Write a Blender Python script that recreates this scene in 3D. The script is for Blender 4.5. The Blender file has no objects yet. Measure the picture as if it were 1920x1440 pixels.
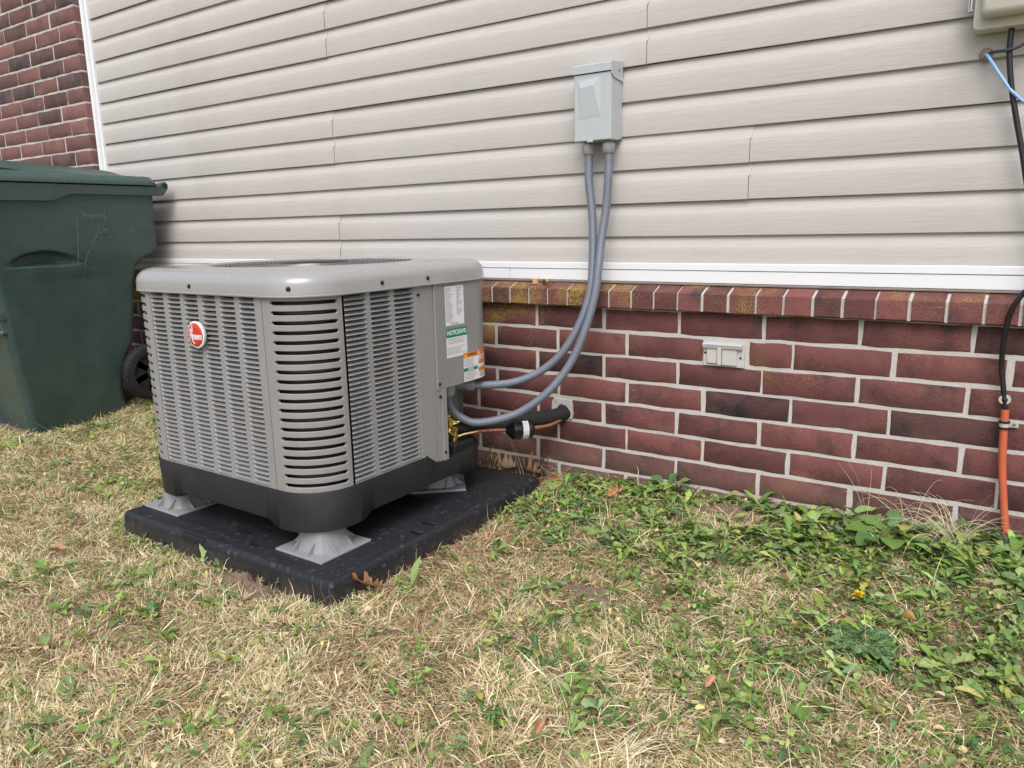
import bpy, math, random
import numpy as np
from mathutils import Vector, Matrix

random.seed(7)
RNG = np.random.default_rng(7)
SC = bpy.context.scene
COL = SC.collection
R = math.radians

# ---------------------------------------------------------------- camera, sky, sun, exposure
CAM_LOC = (1.39479, -2.16785, 0.89259)
YAW, PITCH, ROLL = R(34.70771), R(11.60147), R(-1.2406)
cy_, sy_, cp_, sp_, cr_, sr_ = math.cos(YAW), math.sin(YAW), math.cos(PITCH), math.sin(PITCH), math.cos(ROLL), math.sin(ROLL)
fwd = Vector((-sy_ * cp_, cy_ * cp_, -sp_))
rgt = Vector((cy_, sy_, 0))
upv = rgt.cross(fwd)
rgt, upv = cr_ * rgt + sr_ * upv, -sr_ * rgt + cr_ * upv
cam = bpy.data.cameras.new('camera')
cam.sensor_width = 36.0
cam.lens = 36.0 * 1433.925 / 1920.0
cam.clip_start = 0.05
cam.clip_end = 500
cob = bpy.data.objects.new('camera', cam)
COL.objects.link(cob)
M = Matrix((rgt, upv, -fwd)).transposed().to_4x4()
M.translation = Vector(CAM_LOC)
cob.matrix_world = M
SC.camera = cob

SUN_EL, SUN_AZ = R(52), R(152)          # azimuth measured from +Y towards +X
w = bpy.data.worlds.new('World')
SC.world = w
w.use_nodes = True
nt = w.node_tree
bg = nt.nodes['Background']
sky = nt.nodes.new('ShaderNodeTexSky')
sky.sky_type = 'NISHITA'
sky.sun_disc = False
sky.sun_elevation = SUN_EL
sky.sun_rotation = SUN_AZ
sky.air_density = 1.0
sky.dust_density = 4.0
sky.ozone_density = 1.0
hsv = nt.nodes.new('ShaderNodeHueSaturation')
hsv.inputs['Saturation'].default_value = 0.70      # overcast: the cloud layer takes most of the blue out
nt.links.new(sky.outputs[0], hsv.inputs['Color'])
nt.links.new(hsv.outputs[0], bg.inputs[0])
bg.inputs[1].default_value = 0.14
sl = bpy.data.lights.new('sun', 'SUN')
sl.energy = 1.15
sl.angle = R(42)
sl.color = (1.0, 0.99, 0.98)
sob = bpy.data.objects.new('sun', sl)
COL.objects.link(sob)
sd = Vector((math.sin(SUN_AZ) * math.cos(SUN_EL), math.cos(SUN_AZ) * math.cos(SUN_EL), math.sin(SUN_EL)))
sob.rotation_euler = sd.to_track_quat('Z', 'Y').to_euler()
sob.location = (0, -6, 6)
vs = SC.view_settings
vs.view_transform = 'Standard'
vs.look = 'None'
vs.exposure = 0.56
vs.gamma = 1.0
vs.use_curve_mapping = False

# ---------------------------------------------------------------- materials
MATS = {}


def new_mat(name):
    m = bpy.data.materials.new(name)
    m.use_nodes = True
    MATS[name] = m
    return m, m.node_tree, m.node_tree.nodes['Principled BSDF']


class NB:
    """small helper for wiring nodes"""
    def __init__(s, nt):
        s.nt = nt

    def n(s, typ, **kw):
        nd = s.nt.nodes.new('ShaderNode' + typ)
        for k, v in kw.items():
            setattr(nd, k, v)
        return nd

    def l(s, a, b):
        s.nt.links.new(a, b)

    def noise(s, scale=5, detail=4, rough=0.55, vec=None, mapscale=None, dist=0.0, coord='pos'):
        t = s.n('TexNoise')
        t.inputs['Scale'].default_value = scale
        t.inputs['Detail'].default_value = detail
        t.inputs['Roughness'].default_value = rough
        t.inputs['Distortion'].default_value = dist
        v = vec if vec is not None else s.pos()
        if mapscale:
            mp = s.n('Mapping')
            mp.inputs['Scale'].default_value = mapscale
            s.l(v, mp.inputs[0])
            v = mp.outputs[0]
        s.l(v, t.inputs['Vector'])
        return t.outputs['Fac']

    def pos(s):
        return s.n('NewGeometry').outputs['Position']

    def obj(s):
        return s.n('TexCoord').outputs['Object']

    def ramp(s, fac, stops, interp='LINEAR'):
        r = s.n('ValToRGB')
        r.color_ramp.interpolation = interp
        els = r.color_ramp.elements
        while len(els) > 1:
            els.remove(els[-1])
        els[0].position = stops[0][0]
        els[0].color = (*stops[0][1], 1) if not isinstance(stops[0][1], (int, float)) else (stops[0][1],) * 3 + (1,)
        for p, c in stops[1:]:
            e = els.new(p)
            e.color = (*c, 1) if not isinstance(c, (int, float)) else (c, c, c, 1)
        s.l(fac, r.inputs[0])
        return r.outputs[0]

    def mix(s, fac, a, b, mode='MIX'):
        m = s.n('MixRGB', blend_type=mode)
        for inp, v in ((m.inputs[0], fac), (m.inputs[1], a), (m.inputs[2], b)):
            if isinstance(v, (int, float)):
                inp.default_value = v if inp == m.inputs[0] else (v, v, v, 1)
            elif isinstance(v, tuple):
                inp.default_value = (*v, 1)
            else:
                s.l(v, inp)
        return m.outputs[0]

    def math(s, op, a, b=0.0):
        m = s.n('Math', operation=op)
        for i, v in enumerate((a, b)):
            if isinstance(v, (int, float)):
                m.inputs[i].default_value = v
            else:
                s.l(v, m.inputs[i])
        return m.outputs[0]

    def bump(s, h, strength=0.3, dist=0.002, normal=None):
        b = s.n('Bump')
        b.inputs['Strength'].default_value = strength
        b.inputs['Distance'].default_value = dist
        s.l(h, b.inputs['Height'])
        if normal is not None:
            s.l(normal, b.inputs['Normal'])
        return b.outputs[0]

    def sep(s, v):
        x = s.n('SeparateXYZ')
        s.l(v, x.inputs[0])
        return x.outputs

    def rnd(s):
        return s.n('ObjectInfo').outputs['Random']


def simple(name, col, rough=0.5, metal=0.0, var=0.08, vscale=12, bump=0.0, bscale=200, bdist=0.0005, spec=0.5, coat=0.0):
    m, nt, p = new_mat(name)
    b = NB(nt)
    f = b.noise(vscale, 5)
    c = b.mix(f, tuple(x * (1 - var) for x in col), tuple(min(1, x * (1 + var)) for x in col))
    b.l(c, p.inputs['Base Color'])
    rr = b.noise(vscale * 2.3, 4)
    mr = b.n('MapRange')
    mr.inputs[3].default_value = max(0.02, rough - 0.08)
    mr.inputs[4].default_value = min(1, rough + 0.08)
    b.l(rr, mr.inputs[0])
    b.l(mr.outputs[0], p.inputs['Roughness'])
    p.inputs['Metallic'].default_value = metal
    p.inputs['Specular IOR Level'].default_value = spec
    if coat:
        p.inputs['Coat Weight'].default_value = coat
        p.inputs['Coat Roughness'].default_value = 0.15
    if bump:
        b.l(b.bump(b.noise(bscale, 3), bump, bdist), p.inputs['Normal'])
    return m


# vinyl siding: warm light taupe with embossed wood grain
m, nt, p = new_mat('vinyl_siding')
b = NB(nt)
sh = b.n('VectorMath', operation='ADD')
cmb = b.n('CombineXYZ')
b.l(b.math('MULTIPLY', b.rnd(), 37.0), cmb.inputs[0])
b.l(b.math('MULTIPLY', b.rnd(), 11.0), cmb.inputs[2])
b.l(b.pos(), sh.inputs[0])
b.l(cmb.outputs[0], sh.inputs[1])
grain = b.noise(1.0, 6, 0.6, vec=sh.outputs[0], mapscale=(14, 30, 260), dist=0.6)
grain2 = b.noise(1.0, 3, 0.5, vec=sh.outputs[0], mapscale=(5, 10, 70), dist=1.2)
blot = b.noise(1.3, 4)
dirt = b.noise(3.0, 6, mapscale=(1.0, 1.0, 0.35))
c = b.mix(blot, (0.468, 0.446, 0.428), (0.522, 0.500, 0.482))
c = b.mix(b.math('MULTIPLY', b.ramp(dirt, [(0.52, 0.0), (0.75, 1.0)]), 0.25), c, (0.36, 0.35, 0.29))
c = b.mix(b.ramp(grain, [(0.35, 1.0), (0.55, 0.0)]), c, b.mix(1.0, c, (0.95, 0.94, 0.93), 'MULTIPLY'))
b.l(c, p.inputs['Base Color'])
p.inputs['Roughness'].default_value = 0.62
p.inputs['Specular IOR Level'].default_value = 0.22
hgt = b.math('ADD', grain, b.math('MULTIPLY', grain2, 0.6))
b.l(b.bump(hgt, 0.55, 0.0012), p.inputs['Normal'])

# white vinyl trim
m = simple('white_trim', (0.74, 0.76, 0.78), 0.35, var=0.03, vscale=4)
nt = m.node_tree
b = NB(nt)
p = nt.nodes['Principled BSDF']
b.l(b.bump(b.noise(1.0, 4, mapscale=(6, 20, 160)), 0.25, 0.0008), p.inputs['Normal'])


def brick_mat(name, a1, a2, dark, darkness, lichen=0.0):
    m, nt, p = new_mat(name)
    b = NB(nt)
    off = b.n('VectorMath', operation='ADD')
    cmb = b.n('CombineXYZ')
    b.l(b.math('MULTIPLY', b.rnd(), 53.0), cmb.inputs[0])
    b.l(b.math('MULTIPLY', b.rnd(), 17.0), cmb.inputs[2])
    b.l(b.pos(), off.inputs[0])
    b.l(cmb.outputs[0], off.inputs[1])
    v = off.outputs[0]
    base = b.mix(b.noise(9, 4, vec=v), a1, a2)
    tone = b.mix(b.rnd(), (0.68, 0.69, 0.72), (1.22, 1.18, 1.12))
    base = b.mix(1.0, base, tone, 'MULTIPLY')
    # flashed, kiln-darkened areas: vertical streaks and blotches
    st = b.noise(1.0, 5, 0.6, vec=v, mapscale=(11, 8, 10), dist=0.3)
    bl = b.noise(7, 5, 0.6, vec=v)
    fl = b.math('MULTIPLY', b.ramp(st, [(0.42, 0.0), (0.62, 1.0)]), b.ramp(bl, [(0.62 - darkness, 0.0), (0.86 - darkness, 1.0)]))
    base = b.mix(fl, base, dark)
    # fine pits and pale specks
    sp = b.noise(170, 3, 0.75, vec=v)
    base = b.mix(b.ramp(sp, [(0.33, 0.9), (0.42, 0.0)]), base, b.mix(1.0, base, (0.35, 0.33, 0.33), 'MULTIPLY'))
    ps = b.noise(170, 2, vec=v)
    base = b.mix(b.math('MULTIPLY', b.ramp(ps, [(0.72, 0.0), (0.76, 1.0)]), 0.55), base, (0.42, 0.35, 0.30))
    if lichen:
        x, y, z = b.sep(b.pos())
        # yellow lichen: strongest near the ledge and to the left, fading along the wall and down the courses
        fx = b.n('MapRange'); fx.inputs[1].default_value = 1.5; fx.inputs[2].default_value = -0.6; b.l(x, fx.inputs[0])
        fz = b.n('MapRange'); fz.inputs[1].default_value = 0.36; fz.inputs[2].default_value = 0.66; b.l(z, fz.inputs[0])
        patch = b.noise(7.5, 3, 0.5)
        grains = b.noise(300, 3, 0.7)
        k = b.math('MULTIPLY', b.math('MULTIPLY', fx.outputs[0], fz.outputs[0]), lichen)
        thr = b.math('ADD', b.math('MULTIPLY', k, 0.25), b.math('MULTIPLY', b.ramp(patch, [(0.42, 0.3), (0.72, 1.0)]), 0.30))
        lm = b.math('ADD', grains, thr)
        lf = b.ramp(lm, [(0.86, 0.0), (0.93, 1.0)])
        wide = b.math('MULTIPLY', b.ramp(b.math('ADD', thr, 0.0), [(0.42, 0.0), (0.52, 1.0)]), 0.12)
        lc = b.mix(b.noise(90, 2), (0.30, 0.19, 0.03), (0.40, 0.33, 0.07))
        base = b.mix(wide, base, (0.17, 0.12, 0.03))
        base = b.mix(lf, base, lc)
    # soil splashed on the lowest courses
    px_, py_, pz_ = b.sep(b.pos())
    spl = b.math('ADD', b.math('MULTIPLY', pz_, 4.5), b.math('MULTIPLY', b.noise(22, 6, 0.75), -1.0))
    base = b.mix(b.ramp(spl, [(0.0, 0.38), (0.34, 0.0)]), base, (0.20, 0.14, 0.11))
    # faint pale bloom and smears of mortar
    blm = b.noise(1.0, 5, 0.7, mapscale=(9, 9, 22), dist=0.8)
    base = b.mix(b.math('MULTIPLY', b.ramp(blm, [(0.55, 0.0), (0.78, 1.0)]), 0.20), base, (0.30, 0.22, 0.20))
    b.l(base, p.inputs['Base Color'])
    p.inputs['Roughness'].default_value = 0.82
    p.inputs['Specular IOR Level'].default_value = 0.3
    h = b.math('ADD', b.math('MULTIPLY', b.noise(160, 4, 0.65, vec=v), 0.7), b.math('MULTIPLY', b.noise(30, 3, vec=v), 0.8))
    b.l(b.bump(h, 0.9, 0.0026), p.inputs['Normal'])
    return m


brick_mat('brick_red', (0.138, 0.054, 0.051), (0.195, 0.077, 0.071), (0.045, 0.030, 0.034), 0.21, 1.0)
brick_mat('brick_flashed', (0.080, 0.040, 0.040), (0.12, 0.052, 0.048), (0.028, 0.023, 0.028), 0.36, 0.8)
brick_mat('brick_upper', (0.160, 0.082, 0.078), (0.215, 0.108, 0.100), (0.085, 0.058, 0.064), 0.16)
brick_mat('brick_upper_flashed', (0.11, 0.066, 0.066), (0.16, 0.085, 0.08), (0.06, 0.05, 0.058), 0.36)

m, nt, p = new_mat('mortar')
b = NB(nt)
c = b.mix(b.noise(30, 4), (0.48, 0.455, 0.43), (0.60, 0.575, 0.545))
c = b.mix(b.ramp(b.noise(500, 2), [(0.30, 1.0), (0.40, 0.0)]), c, (0.20, 0.18, 0.16))
b.l(c, p.inputs['Base Color'])
p.inputs['Roughness'].default_value = 0.95
b.l(b.bump(b.noise(260, 4, 0.7), 0.8, 0.003), p.inputs['Normal'])

# air conditioner
m, nt, p = new_mat('grey_paint')
b = NB(nt)
c = b.mix(b.noise(6, 5), (0.252, 0.251, 0.252), (0.280, 0.279, 0.281))
drt = b.noise(1, 5, mapscale=(20, 20, 5))
c = b.mix(b.math('MULTIPLY', b.ramp(drt, [(0.45, 0.0), (0.8, 1.0)]), 0.30), c, (0.18, 0.165, 0.15))
spk = b.noise(210, 2, 0.6)
c = b.mix(b.math('MULTIPLY', b.ramp(spk, [(0.73, 0.0), (0.77, 1.0)]), b.ramp(b.noise(4, 3), [(0.45, 0.0), (0.7, 0.9)])), c, (0.55, 0.55, 0.55))
b.l(c, p.inputs['Base Color'])
p.inputs['Roughness'].default_value = 0.38
p.inputs['Coat Weight'].default_value = 0.15
p.inputs['Coat Roughness'].default_value = 0.25
b.l(b.bump(b.noise(900, 2), 0.08, 0.0003), p.inputs['Normal'])
m, nt, p = new_mat('grey_paint_lit')  # cap: same paint as the body, light from above put into a paler colour
b = NB(nt)
c = b.mix(b.noise(5, 5), (0.29, 0.288, 0.288), (0.32, 0.318, 0.318))
scu = b.noise(1, 6, 0.7, mapscale=(6, 30, 90), dist=0.8)
b.l(c, p.inputs['Base Color'])
b.l(b.ramp(scu, [(0.3, 0.16), (0.7, 0.30)]), p.inputs['Roughness'])
p.inputs['Coat Weight'].default_value = 0.5
p.inputs['Coat Roughness'].default_value = 0.10
b.l(b.bump(b.noise(5, 2), 0.06, 0.004), p.inputs['Normal'])
m, nt, p = new_mat('black_plastic')
b = NB(nt)
c = b.mix(b.noise(6, 6), (0.012, 0.012, 0.014), (0.024, 0.024, 0.025))
dust = b.noise(3.5, 6, 0.65)
c = b.mix(b.math('MULTIPLY', b.ramp(dust, [(0.5, 0.0), (0.8, 1.0)]), 0.35), c, (0.075, 0.068, 0.060))
scr = b.noise(1, 3, 0.5, mapscale=(45, 45, 600))
b.l(c, p.inputs['Base Color'])
p.inputs['Roughness'].default_value = 0.55
p.inputs['Specular IOR Level'].default_value = 0.3
b.l(b.bump(b.noise(240, 4), 0.25, 0.0008), p.inputs['Normal'])
m, nt, p = new_mat('pad_plastic')
b = NB(nt)
c = b.mix(b.noise(5, 6), (0.013, 0.014, 0.017), (0.026, 0.027, 0.032))
sp = b.noise(1, 3, 0.6, mapscale=(85, 45, 85), dist=0.6)
big = b.noise(9, 4)
spf = b.math('MULTIPLY', b.ramp(sp, [(0.58, 0.0), (0.66, 1.0)]), b.ramp(big, [(0.35, 0.15), (0.65, 1.0)]))
c = b.mix(b.math('MULTIPLY', spf, 0.45), c, (0.16, 0.16, 0.17))
x, y, z = b.sep(b.pos())
low = b.n('MapRange'); low.inputs[1].default_value = 0.05; low.inputs[2].default_value = 0.0; b.l(z, low.inputs[0])
soil = b.math('MULTIPLY', low.outputs[0], b.ramp(b.noise(14, 5), [(0.35, 0.0), (0.7, 0.8)]))
c = b.mix(soil, c, (0.10, 0.075, 0.055))
b.l(c, p.inputs['Base Color'])
p.inputs['Roughness'].default_value = 0.45
p.inputs['Specular IOR Level'].default_value = 0.3
b.l(b.bump(b.math('ADD', b.noise(300, 3), b.math('MULTIPLY', b.noise(25, 4), 1.2)), 0.06, 0.0008), p.inputs['Normal'])
simple('riser_plastic', (0.25, 0.255, 0.265), 0.48, var=0.06, vscale=25, bump=0.15)
m, nt, p = new_mat('coil_fins')
b = NB(nt)
tc = b.obj()
x, y, z = b.sep(b.pos())
fin = b.math('SINE', b.math('MULTIPLY', b.math('ADD', x, y), 1500.0))
tub = b.math('SINE', b.math('MULTIPLY', z, 300.0))
c = b.mix(b.math('MULTIPLY', b.math('ADD', fin, 1.0), 0.5), (0.014, 0.014, 0.015), (0.05, 0.05, 0.052))
c = b.mix(b.ramp(tub, [(0.75, 0.0), (0.95, 1.0)]), c, (0.11, 0.095, 0.08))
b.l(c, p.inputs['Base Color'])
p.inputs['Roughness'].default_value = 0.45
p.inputs['Metallic'].default_value = 0.4
simple('black_metal', (0.012, 0.012, 0.014), 0.38, var=0.2)
simple('guard_wire', (0.10, 0.10, 0.105), 0.22, var=0.1, coat=0.4)
simple('fan_black', (0.014, 0.015, 0.018), 0.3, var=0.1)
simple('screw_dark', (0.02, 0.02, 0.022), 0.4, 0.5)
simple('badge_red', (0.55, 0.035, 0.02), 0.25, var=0.05, coat=0.4)
simple('badge_white', (0.72, 0.73, 0.75), 0.28, var=0.02)
simple('sticker_white', (0.70, 0.71, 0.73), 0.5, var=0.02)
simple('sticker_green', (0.012, 0.20, 0.115), 0.5, var=0.04)
simple('sticker_orange', (0.75, 0.20, 0.02), 0.5, var=0.04)
simple('sticker_yellow', (0.80, 0.48, 0.03), 0.5, var=0.04)
simple('print_black', (0.03, 0.03, 0.032), 0.6)
simple('print_grey', (0.30, 0.30, 0.31), 0.6)
simple('box_paint', (0.425, 0.46, 0.48), 0.42, var=0.04, vscale=9, bump=0.12, bscale=350)
simple('gasket_dark', (0.05, 0.055, 0.06), 0.7)
simple('fitting_grey', (0.27, 0.26, 0.27), 0.45, var=0.08)
simple('fitting_pale', (0.42, 0.42, 0.42), 0.45, var=0.05)
simple('vent_white', (0.50, 0.48, 0.475), 0.45, var=0.04)
simple('brass', (0.72, 0.56, 0.26), 0.3, 1.0, var=0.15, vscale=40)
simple('aluminium_tube', (0.66, 0.50, 0.22), 0.3, 1.0, var=0.1, vscale=40)
m, nt, p = new_mat('copper')
b = NB(nt)
n1 = b.noise(38, 4)
c = b.ramp(n1, [(0.3, (0.20, 0.09, 0.06)), (0.5, (0.62, 0.27, 0.15)), (0.62, (0.72, 0.36, 0.22)), (0.75, (0.16, 0.07, 0.06))])
b.l(c, p.inputs['Base Color'])
p.inputs['Metallic'].default_value = 0.85
b.l(b.ramp(n1, [(0.3, 0.6), (0.6, 0.25)]), p.inputs['Roughness'])
simple('foam_black', (0.016, 0.016, 0.017), 0.85, var=0.3, vscale=60, bump=0.6, bscale=140, bdist=0.002)
simple('drier_black', (0.008, 0.008, 0.009), 0.14, var=0.1, coat=0.5)
# liquid-tight flexible conduit with fine ribs (UV v runs along the length in metres)
m, nt, p = new_mat('flex_conduit')
b = NB(nt)
uv = b.n('UVMap')
u_, v_, _ = b.sep(uv.outputs[0])
rib = b.math('SINE', b.math('MULTIPLY', v_, 2 * math.pi / 0.0055))
c = b.mix(b.noise(20, 4), (0.15, 0.17, 0.215), (0.185, 0.205, 0.25))
c = b.mix(b.ramp(rib, [(0.0, 0.35), (0.5, 0.0)]), c, (0.09, 0.10, 0.13))
b.l(c, p.inputs['Base Color'])
p.inputs['Roughness'].default_value = 0.36
b.l(b.bump(rib, 0.35, 0.0009), p.inputs['Normal'])
# rubbish bin plastic with scratches and grime
m, nt, p = new_mat('bin_green')
b = NB(nt)
c = b.mix(b.noise(3, 5), (0.027, 0.052, 0.048), (0.042, 0.074, 0.069))
mott = b.noise(9, 6, 0.65)
c = b.mix(b.math('MULTIPLY', b.ramp(mott, [(0.42, 0.0), (0.75, 1.0)]), 0.5), c, (0.070, 0.094, 0.088))


def scratch(angle, sx, sz, lo, hi):
    mp = b.n('Mapping')
    mp.inputs['Rotation'].default_value = (angle, 0, 0)
    b.l(b.pos(), mp.inputs[0])
    f = b.noise(1.0, 3, 0.5, vec=mp.outputs[0], mapscale=(10, sx, sz), dist=0.5)
    gate = b.ramp(b.noise(6, 3), [(0.45, 0.0), (0.65, 1.0)])
    return b.math('MULTIPLY', b.ramp(f, [(lo, 0.0), (hi, 1.0)]), gate)


s1 = scratch(R(25), 320, 9, 0.70, 0.745)
s2 = scratch(R(-70), 340, 10, 0.71, 0.75)
c = b.mix(b.math('MULTIPLY', b.math('MAXIMUM', s1, s2), 0.6), c, (0.16, 0.19, 0.18))
sp = b.noise(150, 2)
c = b.mix(b.math('MULTIPLY', b.ramp(sp, [(0.74, 0.0), (0.77, 1.0)]), 0.5), c, (0.25, 0.26, 0.24))
b.l(c, p.inputs['Base Color'])
b.l(b.ramp(mott, [(0.3, 0.24), (0.7, 0.40)]), p.inputs['Roughness'])
b.l(b.bump(b.math('ADD', b.noise(5, 3), b.math('MULTIPLY', b.noise(500, 2), 0.06)), 0.35, 0.004), p.inputs['Normal'])
simple('bin_lid_green', (0.048, 0.084, 0.073), 0.30, var=0.2, vscale=7, bump=0.1, bscale=400)
simple('bin_print', (0.075, 0.115, 0.12), 0.5, var=0.25, vscale=120)
simple('bin_scratch', (0.115, 0.145, 0.14), 0.55, var=0.3, vscale=90)
simple('tyre', (0.008, 0.008, 0.009), 0.75, var=0.3, vscale=50)
simple('wheel_plastic', (0.009, 0.009, 0.010), 0.32, var=0.2)
simple('utility_box', (0.50, 0.475, 0.425), 0.5, var=0.08, vscale=14, bump=0.3, bscale=120)
simple('latch_metal', (0.5, 0.5, 0.5), 0.3, 1.0)
simple('cable_black', (0.012, 0.012, 0.014), 0.4)
simple('cable_dark', (0.045, 0.04, 0.045), 0.45)
simple('cable_blue', (0.26, 0.47, 0.82), 0.4, var=0.08)
simple('grommet_putty', (0.28, 0.23, 0.16), 0.8, var=0.35, vscale=120, bump=0.6)
simple('orange_pipe', (0.50, 0.115, 0.060), 0.42, var=0.10, vscale=18)
simple('clip_grey', (0.45, 0.44, 0.38), 0.5, var=0.15, vscale=60)
simple('pale_wood', (0.55, 0.36, 0.15), 0.7, var=0.2, vscale=150)
simple('paint_blue_line', (0.10, 0.22, 0.55), 0.5)

# plants: one tint per leaf or blade stored on the mesh, a little light coming through
def leaf_mat(name, rough=0.6, trans=0.25, spec=0.3):
    m, nt, p = new_mat(name)
    b = NB(nt)
    at = b.n('VertexColor')
    at.layer_name = 'tint'
    f = b.noise(160, 3)
    c = b.mix(1.0, at.outputs[0], b.ramp(f, [(0.3, 0.82), (0.7, 1.12)]), 'MULTIPLY')
    b.l(c, p.inputs['Base Color'])
    p.inputs['Roughness'].default_value = rough
    p.inputs['Specular IOR Level'].default_value = spec
    tr = b.n('BsdfTranslucent')
    b.l(c, tr.inputs[0])
    mx = b.n('MixShader')
    mx.inputs[0].default_value = trans
    b.l(p.outputs[0], mx.inputs[1])
    b.l(tr.outputs[0], mx.inputs[2])
    b.l(mx.outputs[0], nt.nodes['Material Output'].inputs[0])
    return m


leaf_mat('leaf', 0.5, 0.22, 0.35)
leaf_mat('straw', 0.65, 0.18, 0.3)
leaf_mat('dead_leaf', 0.7, 0.12, 0.25)

# lawn soil: bare earth, old thatch and moss
m, nt, p = new_mat('lawn_soil')
b = NB(nt)
n1 = b.noise(4.5, 5)
n2 = b.noise(60, 5, 0.7)
n3 = b.noise(300, 3, 0.7)
c = b.mix(n2, (0.13, 0.095, 0.065), (0.24, 0.18, 0.125))
th = b.noise(1, 4, 0.7, mapscale=(150, 150, 150), dist=2.5)
c = b.mix(b.math('MULTIPLY', b.ramp(th, [(0.45, 0.0), (0.65, 1.0)]), 0.55), c, (0.40, 0.31, 0.19))
c = b.mix(b.math('MULTIPLY', b.ramp(n1, [(0.5, 0.0), (0.62, 1.0)]), 0.5), c, (0.075, 0.088, 0.028))
# farther out, where single blades are not built, the sheet has the mixed colour of the dry lawn
x, y, z = b.sep(b.pos())
fx = b.math('MAXIMUM', b.ramp(b.math('MULTIPLY', b.math('ADD', x, 10.0), 0.05), [(0.30, 1.0), (0.345, 0.0)]), b.ramp(b.math('MULTIPLY', b.math('ADD', x, 10.0), 0.05), [(0.605, 0.0), (0.63, 1.0)]))
far = b.math('MAXIMUM', fx, b.ramp(b.math('MULTIPLY', b.math('ADD', y, 10.0), 0.1), [(0.755, 1.0), (0.80, 0.0)]))
lawnc = b.mix(b.noise(7, 6, 0.7), (0.36, 0.29, 0.16), (0.22, 0.22, 0.085))
lawnc = b.mix(b.ramp(n3, [(0.35, 0.6), (0.6, 0.0)]), lawnc, (0.13, 0.10, 0.055))
c = b.mix(far, c, lawnc)
b.l(c, p.inputs['Base Color'])
p.inputs['Roughness'].default_value = 0.95
p.inputs['Specular IOR Level'].default_value = 0.15
b.l(b.bump(b.math('ADD', n2, b.math('MULTIPLY', n3, 0.5)), 0.9, 0.012), p.inputs['Normal'])
simple('bare_earth', (0.20, 0.145, 0.105), 0.95, var=0.35, vscale=45, bump=1.0, bscale=160, bdist=0.006, spec=0.15)
simple('moss', (0.085, 0.095, 0.02), 0.95, var=0.4, vscale=60, bump=1.0, bscale=260, bdist=0.006, spec=0.1)

# ---------------------------------------------------------------- mesh helpers
WORLD = {}


def worg(o):
    return WORLD.get(o.name, Vector((0, 0, 0))) if o is not None else Vector((0, 0, 0))


def tag(o, label=None, cat=None, group=None, kind=None):
    if label: o['label'] = label
    if cat: o['category'] = cat
    if group: o['group'] = group
    if kind: o['kind'] = kind
    return o


def empty(name, loc, label=None, cat=None, group=None, kind=None):
    o = bpy.data.objects.new(name, None)
    o.empty_display_size = 0.05
    COL.objects.link(o)
    o.location = loc
    WORLD[o.name] = Vector(loc)
    return tag(o, label, cat, group, kind)


def link_mesh(name, me, parent=None, loc=(0, 0, 0)):
    o = bpy.data.objects.new(name, me)
    COL.objects.link(o)
    if parent is not None:
        o.parent = parent
    o.location = Vector(loc)
    WORLD[o.name] = worg(parent) + Vector(loc)
    return o


def make_mesh(name, V, F, mat, smooth=None, uvs=None, tint=None):
    me = bpy.data.meshes.new(name)
    me.from_pydata([tuple(v) for v in V], [], F)
    mats = mat if isinstance(mat, (list, tuple)) else [mat]
    for k in mats:
        me.materials.append(MATS[k])
    if smooth is not None:
        me.polygons.foreach_set('use_smooth', [True] * len(me.polygons))
        if smooth < 180:
            me.set_sharp_from_angle(angle=R(smooth))
    if uvs is not None:
        lay = me.uv_layers.new(name='UVMap')
        li = np.empty(len(me.loops), dtype=np.int32)
        me.loops.foreach_get('vertex_index', li)
        arr = np.asarray(uvs, dtype=np.float32)[li]
        lay.data.foreach_set('uv', arr.ravel())
    me.update()
    return me


def build(name, mb, mat, parent=None, smooth=None, origin=None):
    """mb: (V, F) in world coordinates. With a parent the mesh is stored relative to it."""
    V, F = mb[0], mb[1]
    base = worg(parent)
    org = Vector(origin) if origin is not None else (base if parent is not None else Vector((0, 0, 0)))
    VV = [(v[0] - org[0], v[1] - org[1], v[2] - org[2]) for v in V]
    me = make_mesh(name, VV, F, mat, smooth, mb[2] if len(mb) > 2 else None)
    return link_mesh(name, me, parent, org - base)


def join(*mbs):
    V, F = [], []
    for mb in mbs:
        k = len(V)
        V += [tuple(v) for v in mb[0]]
        F += [tuple(i + k for i in f) for f in mb[1]]
    return V, F


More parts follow.
